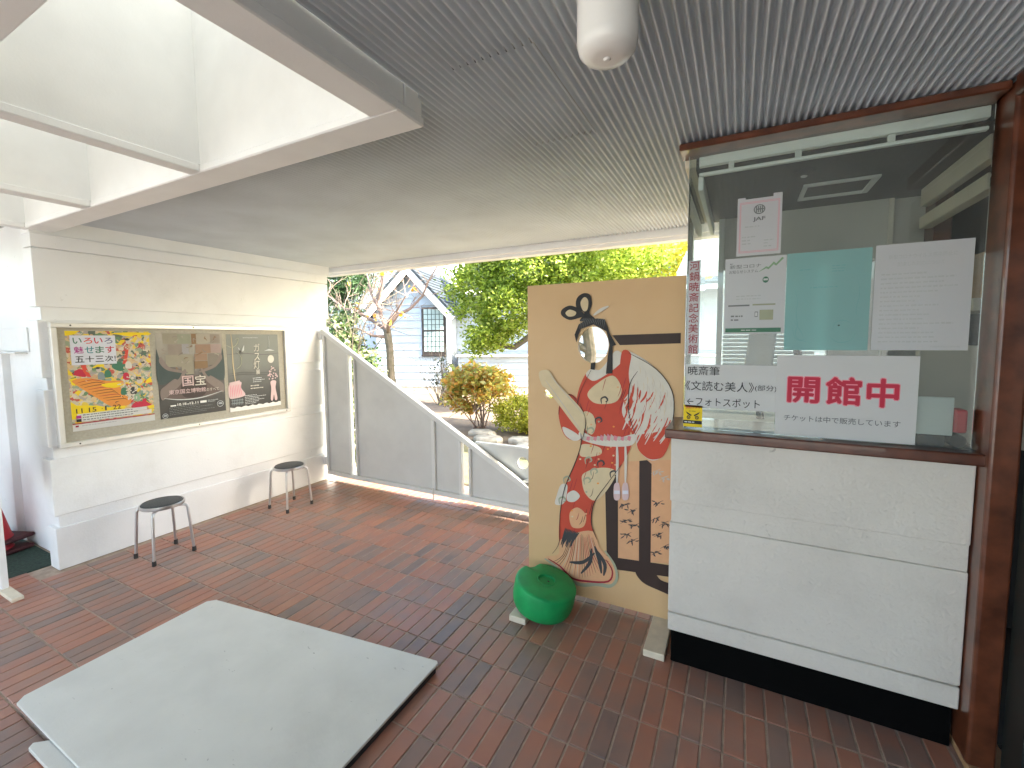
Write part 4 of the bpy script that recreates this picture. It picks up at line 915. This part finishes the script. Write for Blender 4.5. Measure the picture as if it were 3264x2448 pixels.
local(box('wall_panel', 'inner_dark', None, 1.75, 6, -3.2, 3.2, 0, 2.399, 0), mw)
local(box('added_back_wall', 'white_paint', None, -5.5, 6, -6.2, -6.0, 0, 2.6, 0), mw)  # unseen wall added behind the camera to weaken the back light

# ================================================================== LEFT EDGE: cones and stand
def cone(loc, label, rot, h=.62):
    t = thing('traffic_cone', label, 'traffic cone', loc, 'traffic cones beyond the wall end'); t.rotation_euler = (0, 0, rot)
    B().box(-.19, .19, -.19, .19, 0, .03, .012, 2).put('base', 'cone_dark', t)
    B().lathe([(.155, .0305), (.145, .05), (.03, h), (.022, h+.01), (0, h+.01)], n=32).put('shell', 'cone_red', t, True)
cone((-4.86, .985, .004), 'lower red traffic cone with a dark square base on the green matting', .25)
cone((-4.88, .99, .075), 'upper red traffic cone stacked on another cone beyond the wall end', .38)
sn = thing('sign_stand', 'slim white wooden sign stand on a flat foot at the matting edge', 'sign stand', (-4.03, .89, 0))
local(B().box(-4.075, -3.815, .862, .915, 0, .022, .003).put('foot', 'wood_cream'), sn)
local(B().box(-4.065, -4.02, .872, .905, .0225, 1.25, .003).put('post', 'trim_white'), sn)
local(B().box(-4.60, -4.0655, .878, .898, .62, 1.25, .003).put('board', 'trim_white'), sn)

# ================================================================== GARDEN
def leaf_cloud(name, blobs, m, parent, size, seed, clumps=30, spread=.13, elong=2.2):
    """thousands of leaf faces in clumps over the blobs' shells"""
    r = np.random.default_rng(seed); C = []
    for (cx, cy, cz, rx, ry, rz, n) in blobs:
        k = max(4, int(clumps*(n/1500)))
        d = r.normal(size=(k, 3)); d /= np.linalg.norm(d, axis=1)[:, None]
        cen = d*(r.uniform(.55, 1.0, k)[:, None])*[rx, ry, rz]+[cx, cy, cz]
        idx = r.integers(0, k, n); C.append(cen[idx]+r.normal(size=(n, 3))*spread*[1, 1, .75])
    C = np.concatenate(C); n = len(C)
    t = r.normal(size=(n, 3)); t[:, 2] = np.abs(t[:, 2])*.5+.1; t /= np.linalg.norm(t, axis=1)[:, None]
    s_ = np.cross(t, r.normal(size=(n, 3))); s_ /= np.linalg.norm(s_, axis=1)[:, None]
    nrm = np.cross(t, s_)
    L = size*r.uniform(.6, 1.25, n)[:, None]; Wd = L/elong/1.0
    V = np.empty((n, 6, 3))
    V[:, 0] = C-t*L/2; V[:, 1] = C-t*L*.12+s_*Wd/2+nrm*L*.08; V[:, 2] = C+t*L*.25+s_*Wd*.38+nrm*L*.06
    V[:, 3] = C+t*L/2-nrm*L*.05; V[:, 4] = C+t*L*.25-s_*Wd*.38+nrm*L*.06; V[:, 5] = C-t*L*.12-s_*Wd/2+nrm*L*.08
    i = np.arange(n)[:, None]*6
    F = np.concatenate([np.stack([i[:, 0], i[:, 0]+1, i[:, 0]+2, i[:, 0]+3], 1), np.stack([i[:, 0], i[:, 0]+3, i[:, 0]+4, i[:, 0]+5], 1)])
    me = bpy.data.meshes.new(name); me.vertices.add(n*6); me.vertices.foreach_set('co', V.reshape(-1))
    me.loops.add(len(F)*4); me.loops.foreach_set('vertex_index', F.reshape(-1).astype(np.int32))
    me.polygons.add(len(F)); me.polygons.foreach_set('loop_start', np.arange(0, len(F)*4, 4, dtype=np.int32)); me.update(calc_edges=True)
    at = me.attributes.new('tone', 'FLOAT', 'POINT'); at.data.foreach_set('value', np.repeat(np.clip(r.normal(.5, .24, n), 0, 1), 6).astype(np.float32))
    o = link(name, me, m); return local(o, parent)
def limbs(bm, p, d, length, rad, depth, rd, out=None):
    pts = [Vector(p)]; d = Vector(d).normalized(); n = 5
    for k in range(n):
        d = (d+Vector((rd.gauss(0, .13), rd.gauss(0, .13), rd.gauss(.04, .10)))).normalized(); pts.append(pts[-1]+d*length/n)
    bm.tube(pts, [rad*(1-.55*k/n) for k in range(n+1)], 7)
    if out is not None: out.extend(pts[2:])
    if depth > 0:
        for k in range(rd.randint(2, 4)):
            q = pts[rd.randint(2, n)]; a = Vector((rd.gauss(0, 1), rd.gauss(0, 1), rd.gauss(.25, .6))).normalized()
            limbs(bm, q, (d+a*.9), length*rd.uniform(.5, .8), rad*.48, depth-1, rd, out)
# ---- white gabled house
HO = Vector((-7.426, 10.341, 0)); ha = R(18); hu = Vector((math.cos(ha), math.sin(ha), 0)); hn = Vector((math.sin(ha), -math.cos(ha), 0))
HM = Matrix(((hu.x, -hn.x, 0, HO.x), (hu.y, -hn.y, 0, HO.y), (0, 0, 1, 0), (0, 0, 0, 1)))   # local x along wall, y away from the viewer
house = thing('gabled_house', 'white clapboard house with a steep gable and dark sash window across the garden', 'house')
house.matrix_world = HM
def hb(name, m, *a, parent=house, bev=0): return box(name, m, parent, *a, bev)
EZ, AX, AZ = 2.40, -1.02, 3.52; LX, RXh = -2.12, .04
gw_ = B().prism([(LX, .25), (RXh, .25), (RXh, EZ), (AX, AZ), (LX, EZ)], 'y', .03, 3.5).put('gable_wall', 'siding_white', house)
hb('foundation', 'stone', LX+.02, RXh-.02, .0, 3.4, 0, .25)
def half(z): return (LX+.005, RXh-.005) if z <= EZ else (AX-(AZ-z)/(AZ-EZ)*(AX-LX), AX+(AZ-z)/(AZ-EZ)*(RXh-AX))
WX0, WX1, WZ0, WZ1 = -.70, -.01, 1.12, 2.47
z = .20
while z < 3.45:
    z2 = z+.212
    spans = [(LX, RXh)]
    if z2 > WZ0+.02 and z < WZ1-.02: spans = [(LX, WX0-.03)]
    for a, b in spans:
        l1, r1 = half(z); l2, r2 = half(min(z2, AZ-.03)); 
        if z2 > EZ and b != WX0-.03: a, b = max(a, l2), min(b, r2)
        elif z2 > EZ: a = max(a, l2)
        if b-a > .05:
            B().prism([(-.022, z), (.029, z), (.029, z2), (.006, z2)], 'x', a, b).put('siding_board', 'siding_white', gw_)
    z = z2
# bargeboards and roof
th = math.atan2(AZ-EZ, AX-LX)
OV = .34
for sgn in (-1, 1):
    ex = LX if sgn < 0 else RXh
    dx, dz = (ex-AX), (EZ-AZ); l = math.hypot(dx, dz); ux, uz = dx/l, dz/l; nx, nz = (-uz, ux) if sgn > 0 else (uz, -ux)
    a = (AX, AZ+.10); b = (AX+ux*(l+.45), AZ+.10+uz*(l+.45))
    B().prism([a, b, (b[0]-nx*.18, b[1]-nz*.18), (a[0], a[1]-.24)], 'y', -OV, -OV+.03).put('bargeboard', 'trim_white', house)
    a2 = (AX, AZ+.11)
    rs = B().prism([a2, (b[0], b[1]+.012), (b[0]+nx*.05, b[1]+.012+nz*.05), (a2[0], a2[1]+.07)], 'y', -OV-.02, 3.6).put('roof_slope', 'slate', house)
    for k in range(12):
        t0 = .04+k*.16
        pa = (a2[0]+ux*t0+nx*.055, a2[1]+uz*t0+nz*.055); pb = (a2[0]+ux*(t0+.15)+nx*.075, a2[1]+uz*(t0+.15)+nz*.075)
        B().prism([pa, pb, (pb[0]-nx*.02, pb[1]-nz*.02), (pa[0]-nx*.004, pa[1]-nz*.004)], 'y', -OV-.03, 3.6).put('shingle_course', 'slate', rs)
hb('corner_board', 'trim_white', RXh-.03, RXh+.04, -.045, .03, .2, EZ, bev=.004)
B().tube([(RXh+.09, -.06, .1), (RXh+.09, -.06, 2.3)], .028, 10).put('downpipe', 'trim_white', house)
wn = B().box(WX0, WX1, -.045, .02, WZ0, WZ1).put('window', 'win_frame', house)
fr = .055; mid = (WZ0+WZ1)/2
for (a, b) in ((WZ0+.09, mid-.02), (mid+.03, WZ1-fr)):
    B().box(WX0+fr, WX1-fr, -.052, -.046, a, b).put('pane', 'curtain', wn)
    g = B()
    for k in range(1, 5): x = WX0+fr+(WX1-WX0-2*fr)*k/5; g.box(x-.008, x+.008, -.0585, -.0525, a, b)
    for k in range(1, 4): zz = a+(b-a)*k/4; g.box(WX0+fr, WX1-fr, -.0575, -.0535, zz-.008, zz+.008)
    g.put('lead_grid', 'lead_line', wn)
B().box(WX0-.03, WX1+.02, -.065, -.044, WZ0-.05, WZ0-.002).put('sill', 'win_frame', wn)
# right wing set back, with low lean-to skirt
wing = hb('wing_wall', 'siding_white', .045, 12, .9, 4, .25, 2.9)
for k in range(12):
    z = 1.2+k*.20
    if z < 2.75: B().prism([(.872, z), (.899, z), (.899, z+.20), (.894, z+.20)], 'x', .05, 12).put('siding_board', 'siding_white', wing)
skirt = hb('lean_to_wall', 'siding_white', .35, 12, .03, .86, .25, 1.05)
for k in range(5):
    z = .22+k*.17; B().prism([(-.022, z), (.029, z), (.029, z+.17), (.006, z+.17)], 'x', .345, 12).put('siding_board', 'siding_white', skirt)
hb('lean_to_roof', 'trim_white', .28, 12, -.10, .86, 1.06, 1.10, bev=.004); hb('lean_to_gutter', 'trim_white', .95, 2.0, -.16, -.101, 1.06, 1.12, bev=.004)
B().prism([(-.35, 2.88), (.6, 3.0), (2.5, 4.6), (2.5, 4.66), (.5, 3.10), (-.35, 2.96)], 'x', .30, 12.2).put('wing_roof', 'slate', house)
hb('wing_base', 'stone', .36, 12, .0, .8, 0, .25)
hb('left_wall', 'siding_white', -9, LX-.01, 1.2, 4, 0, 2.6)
# distant pale house
dh = thing('distant_house', 'pale distant house with a blue grey window beyond the bare tree', 'house', (-17, 19, 0))
local(box('wall', 'trim_white', None, -22, -13.5, 19, 23, 0, 6.2, 0), dh); local(box('window', 'curtain', None, -17.4, -16.4, 18.93, 18.995, 3.4, 4.9, 0), dh)
local(box('window', 'curtain', None, -15.4, -14.6, 18.93, 18.995, 3.4, 4.9, 0), dh); local(box('roof', 'slate', None, -22.4, -13.1, 18.6, 23.4, 6.2, 6.5, 0), dh)
# garden canopy at the right, through the booth glass
cn = thing('garden_canopy', 'translucent lean-to canopy on white frames behind the ticket booth', 'canopy', (0, 6.3, 0))
for k in range(6):
    x = -.60+k*.45; local(B().tube([(x, 5.4, 2.25), (x, 7.6, 3.15)], .022, 8).put('rafter', 'trim_white'), cn)
for y, z in ((5.4, 2.25), (6.1, 2.54), (6.9, 2.86), (7.6, 3.15)): local(B().tube([(-.65, y, z), (1.7, y, z)], .025, 8).put('purlin', 'trim_white'), cn)
local(B().prism([(5.35, 2.275), (7.65, 3.21), (7.65, 3.215), (5.35, 2.28)], 'x', -.65, 1.7).put('sheet', 'polycarb'), cn)
for x in (-.60, 1.6): local(B().tube([(x, 5.42, 0), (x, 5.42, 2.25)], .03, 8).put('post', 'trim_white'), cn)
# ---- stepping stones
for i, (x, y, a, b) in enumerate(((-3.66, 6.02, .23, .15), (-3.33, 5.68, .24, .15), (-2.80, 5.80, .26, .16), (-2.52, 5.48, .24, .15))):
    bm = B(); rd = random.Random(40+i); n = 18; top = []; low = []
    rr = [1+rd.uniform(-.10, .10) for _ in range(n)]
    prof = [(1.0, .0), (1.04, .03), (1.0, .06), (.9, .075), (.5, .082), (0, .084)]
    rings = []
    for s_, z in prof:
        if s_ == 0: rings.append([bm.bm.verts.new((x, y, z))]); continue
        rings.append([bm.bm.verts.new((x+a*s_*rr[k]*math.cos(2*math.pi*k/n), y+b*s_*rr[k]*math.sin(2*math.pi*k/n), z+rd.uniform(-.003, .003))) for k in range(n)])
    for q_, r2 in zip(rings, rings[1:]):
        for k in range(n):
            if len(r2) == 1: bm.bm.faces.new((q_[k], q_[(k+1) % n], r2[0]))
            else: bm.bm.faces.new((q_[k], q_[(k+1) % n], r2[(k+1) % n], r2[k]))
    tag(bm.put('stepping_stone', 'stone', None, True), ('flat sunlit stepping stone nearest the autumn shrub', 'flat stepping stone second from the autumn shrub', 'wide stepping stone in front of the yellow bush', 'stepping stone lying closest to the low gate')[i], 'stone', 'stepping stones across the garden')
# ---- trees and shrubs
rd = random.Random(5)
bt = thing('bare_tree', 'bare garden tree with pale crooked branches and a few orange leaves', 'tree', (-4.95, 5.5, 0))
bm = B(); tips = []
bm.tube([(-4.93, 5.5, 0), (-4.97, 5.5, .5), (-5.07, 5.5, .95), (-5.10, 5.52, 1.4), (-5.13, 5.5, 1.72)], [.085, .07, .062, .060, .062], 10)
local(bm.put('trunk', 'bark', None, True), bt)
bm = B()
main = [[(-5.13, 5.5, 1.70), (-5.20, 5.45, 1.95), (-5.22, 5.4, 2.25), (-5.10, 5.4, 2.6), (-5.15, 5.45, 3.0)], [(-5.12, 5.5, 1.74), (-4.95, 5.55, 1.95), (-4.72, 5.6, 2.05), (-4.5, 5.65, 2.25), (-4.35, 5.6, 2.45), (-4.15, 5.6, 2.7)],
        [(-5.12, 5.5, 1.66), (-4.9, 5.3, 1.85), (-4.65, 5.2, 1.98), (-4.42, 5.15, 2.2)], [(-5.15, 5.5, 1.72), (-5.4, 5.5, 1.85), (-5.75, 5.45, 2.05), (-6.1, 5.5, 2.1), (-6.5, 5.5, 2.35)],
        [(-5.2, 5.45, 2.0), (-5.35, 5.4, 2.3), (-5.5, 5.45, 2.7)], [(-5.14, 5.5, 1.6), (-5.3, 5.35, 1.62), (-5.6, 5.3, 1.75)], [(-5.22, 5.42, 2.2), (-5.0, 5.3, 2.45), (-4.9, 5.3, 2.9)]]
for pth in main:
    P_ = [Vector(p) for p in pth]; n = len(P_); bm.tube(P_, [.034*(1-.72*k/(n-1)) for k in range(n)], 8); tips += P_[2:]
    for p in P_[1:]:
        for _ in range(3): limbs(bm, p, (rd.gauss(0, .8), rd.gauss(0, .5), rd.gauss(.5, .6)), rd.uniform(.18, .42), .0085, 1, rd, tips)
cr = local(bm.put('crown', 'bark_pale', None, True), bt)
sel = [rd.choice(tips) for _ in range(15)]
leaf_cloud('last_leaves', [(p.x, p.y, p.z, .04, .04, .04, 3) for p in sel], 'leaf_gold', bt, .085, 3, 30, .035, 1.5)
be_ = thing('evergreen_tree', 'dense bright green evergreen tree with a curved low branch in front of the house', 'tree', (-2.2, 6.6, 0))
bm = B(); bm.tube([(-2.05, 6.5, 0), (-2.1, 6.5, .7), (-2.0, 6.5, 1.3), (-2.1, 6.5, 2.0), (-2.2, 6.5, 3.0)], [.11, .10, .09, .07, .04], 10)
bm.tube([(-2.0, 6.5, 1.35), (-2.5, 6.35, 1.62), (-2.85, 6.25, 1.62), (-3.15, 6.2, 1.42), (-3.4, 6.15, 1.44), (-3.7, 6.1, 1.7)], [.06, .055, .05, .045, .038, .02], 9)
for k in range(8): limbs(bm, (-2.1, 6.5, 1.6+k*.2), (rd.gauss(-.6, .6), rd.gauss(0, .6), .4), 1.1, .03, 1, rd)
local(bm.put('trunk', 'bark', None, True), be_)
leaf_cloud('crown', [(-3.75, 6.1, 2.35, .52, .5, .62, 5700), (-3.15, 6.1, 2.05, .55, .5, .45, 5400), (-3.45, 6.0, 1.62, .38, .35, .22, 2250), (-2.75, 6.2, 2.7, .8, .6, .6, 7800), (-2.2, 6.3, 2.3, .7, .6, .55, 6300), (-1.5, 6.4, 2.75, .7, .6, .6, 6300), (-2.4, 6.5, 3.4, 1.2, .8, .6, 7500), (-3.6, 6.3, 3.05, .6, .6, .5, 4200), (-3.75, 6.05, 1.42, .16, .16, .12, 525)], 'leaf_evergreen', be_,   .064, 11, 50, .075, 2.2)
bk = thing('tall_background_tree', 'tall yellow green tree rising behind the evergreen tree', 'tree', (-1.4, 8.5, 0))
bm = B(); bm.tube([(-1.4, 8.5, 0), (-1.45, 8.5, 2), (-1.4, 8.5, 4.2)], [.13, .1, .04], 9); local(bm.put('trunk', 'bark', None, True), bk)
leaf_cloud('crown', [(-1.5, 8.5, 3.3, 1.3, .8, .9, 5200), (-2.3, 8.3, 2.7, .8, .6, .7, 2600), (-1.3, 8.4, 4.2, .9, .8, .6, 2500)], 'leaf_yellow', bk, .11, 12, 30, .14, 2.0)
def shrub(name, label, loc, blobs, m, size, seed, spread=.07, stems=9, hgt=.7, group=None, elong=2.0, clumps=40, rad=.010, bark='bark'):
    t = thing(name, label, 'shrub', loc); rd = random.Random(seed); bm = B()
    for k in range(stems): limbs(bm, (loc[0]+rd.gauss(0, .05), loc[1]+rd.gauss(0, .05), loc[2]), (rd.gauss(0, .35), rd.gauss(0, .3), 1), hgt*rd.uniform(.7, 1.1), rad, 1, rd)
    local(bm.put('stems', bark, None, True), t)
    if blobs: leaf_cloud('foliage', blobs, m, t, size, seed, clumps, spread, elong)
    return t
shrub('autumn_shrub', 'leafy garden shrub turning orange and yellow on upright reddish stems', (-3.97, 6.5, .0), [(-4.15, 6.5, .85, .42, .35, .30, 1500), (-3.75, 6.45, .75, .38, .32, .32, 1300), (-4.3, 6.45, .55, .30, .28, .25, 700)], 'leaf_autumn', .10, 21, .07, 12, .75, rad=.013, bark='bark_pale')
shrub('yellow_bush', 'low rounded bush of small yellow green leaves beside the stepping stones', (-3.15, 6.55, .0), [(-3.15, 6.5, .32, .62, .40, .30, 5200), (-2.5, 6.5, .34, .5, .4, .30, 3500)], 'leaf_yellow', .055, 22, .06, 14, .4)
shrub('twiggy_shrub', 'dark leafless twiggy shrub against the house wall', (-6.3, 8.5, .0), [(-6.3, 8.5, .75, .4, .3, .4, 150)], 'leaf_dark', .08, 23, .08, 16, .95, rad=.010)
shrub('twiggy_shrub', 'second thin dark twiggy shrub rooted close by the first', (-6.0, 8.3, .0), [(-6.0, 8.3, .95, .3, .3, .35, 60)], 'leaf_dark', .08, 24, .08, 9, 1.15, rad=.007)
ca = thing('camellia', 'glossy dark leaved camellia bush standing behind the slanted gate', 'shrub', (-5.6, 5.0, 0))
bm = B(); rd = random.Random(31)
for k in range(7): limbs(bm, (-5.6+rd.gauss(0, .15), 5+rd.gauss(0, .1), 0), (rd.gauss(0, .3), rd.gauss(0, .25), 1), 1.5, .024, 2, rd)
local(bm.put('stems', 'bark', None, True), ca)
leaf_cloud('foliage', [(-5.5, 5.0, 1.3, .35, .35, .40, 900), (-5.85, 5.05, 1.6, .45, .4, .40, 1100), (-5.3, 5.0, .85, .35, .35, .3, 700), (-6.0, 5.0, 1.0, .5, .4, .5, 1100), (-5.5, 5.0, .4, .6, .4, .3, 900)], 'leaf_camellia', ca, .095, 32, 34, .10, 2.1)
pn = thing('pine_tree', 'dark green pine beyond the camellia at the wall corner', 'tree', (-7.2, 6.6, 0))
bm = B(); bm.tube([(-7.3, 6.6, 0), (-7.2, 6.6, 1.5), (-7.35, 6.6, 3.2)], [.11, .09, .05], 9)
for k in range(8): limbs(bm, (-7.3, 6.6, 1.4+k*.22), (rd.gauss(.2, .7), rd.gauss(0, .5), .2), .9, .025, 1, rd)
local(bm.put('trunk', 'bark', None, True), pn)
leaf_cloud('crown', [(-7.2, 6.5, 2.75, .75, .5, .45, 4200), (-7.5, 6.5, 2.2, .6, .5, .3, 2000), (-7.0, 6.6, 3.3, .6, .5, .4, 2000)], 'leaf_pine', pn, .13, 33, 30, .10, 9)
# low planting along the gate and hedge to the right, seen through gaps
shrub('ground_shrub', 'small dark shrub close behind the narrow slot of the gate', (-4.25, 4.1, .0), [(-4.25, 4.15, .35, .35, .25, .35, 1500), (-4.3, 4.2, .85, .22, .2, .3, 500)], 'leaf_camellia', .06, 35, .06, 8, .7)
shrub('hedge_bush', 'clipped green bush at the garden end behind the ticket booth', (-.6, 6.2, .0), [(-.5, 6.2, .55, .7, .5, .5, 4200), (.5, 6.3, .6, .8, .5, .5, 3500)], 'leaf_yellow', .07, 36, .08, 10, .6)
bpy.context.view_layer.update()
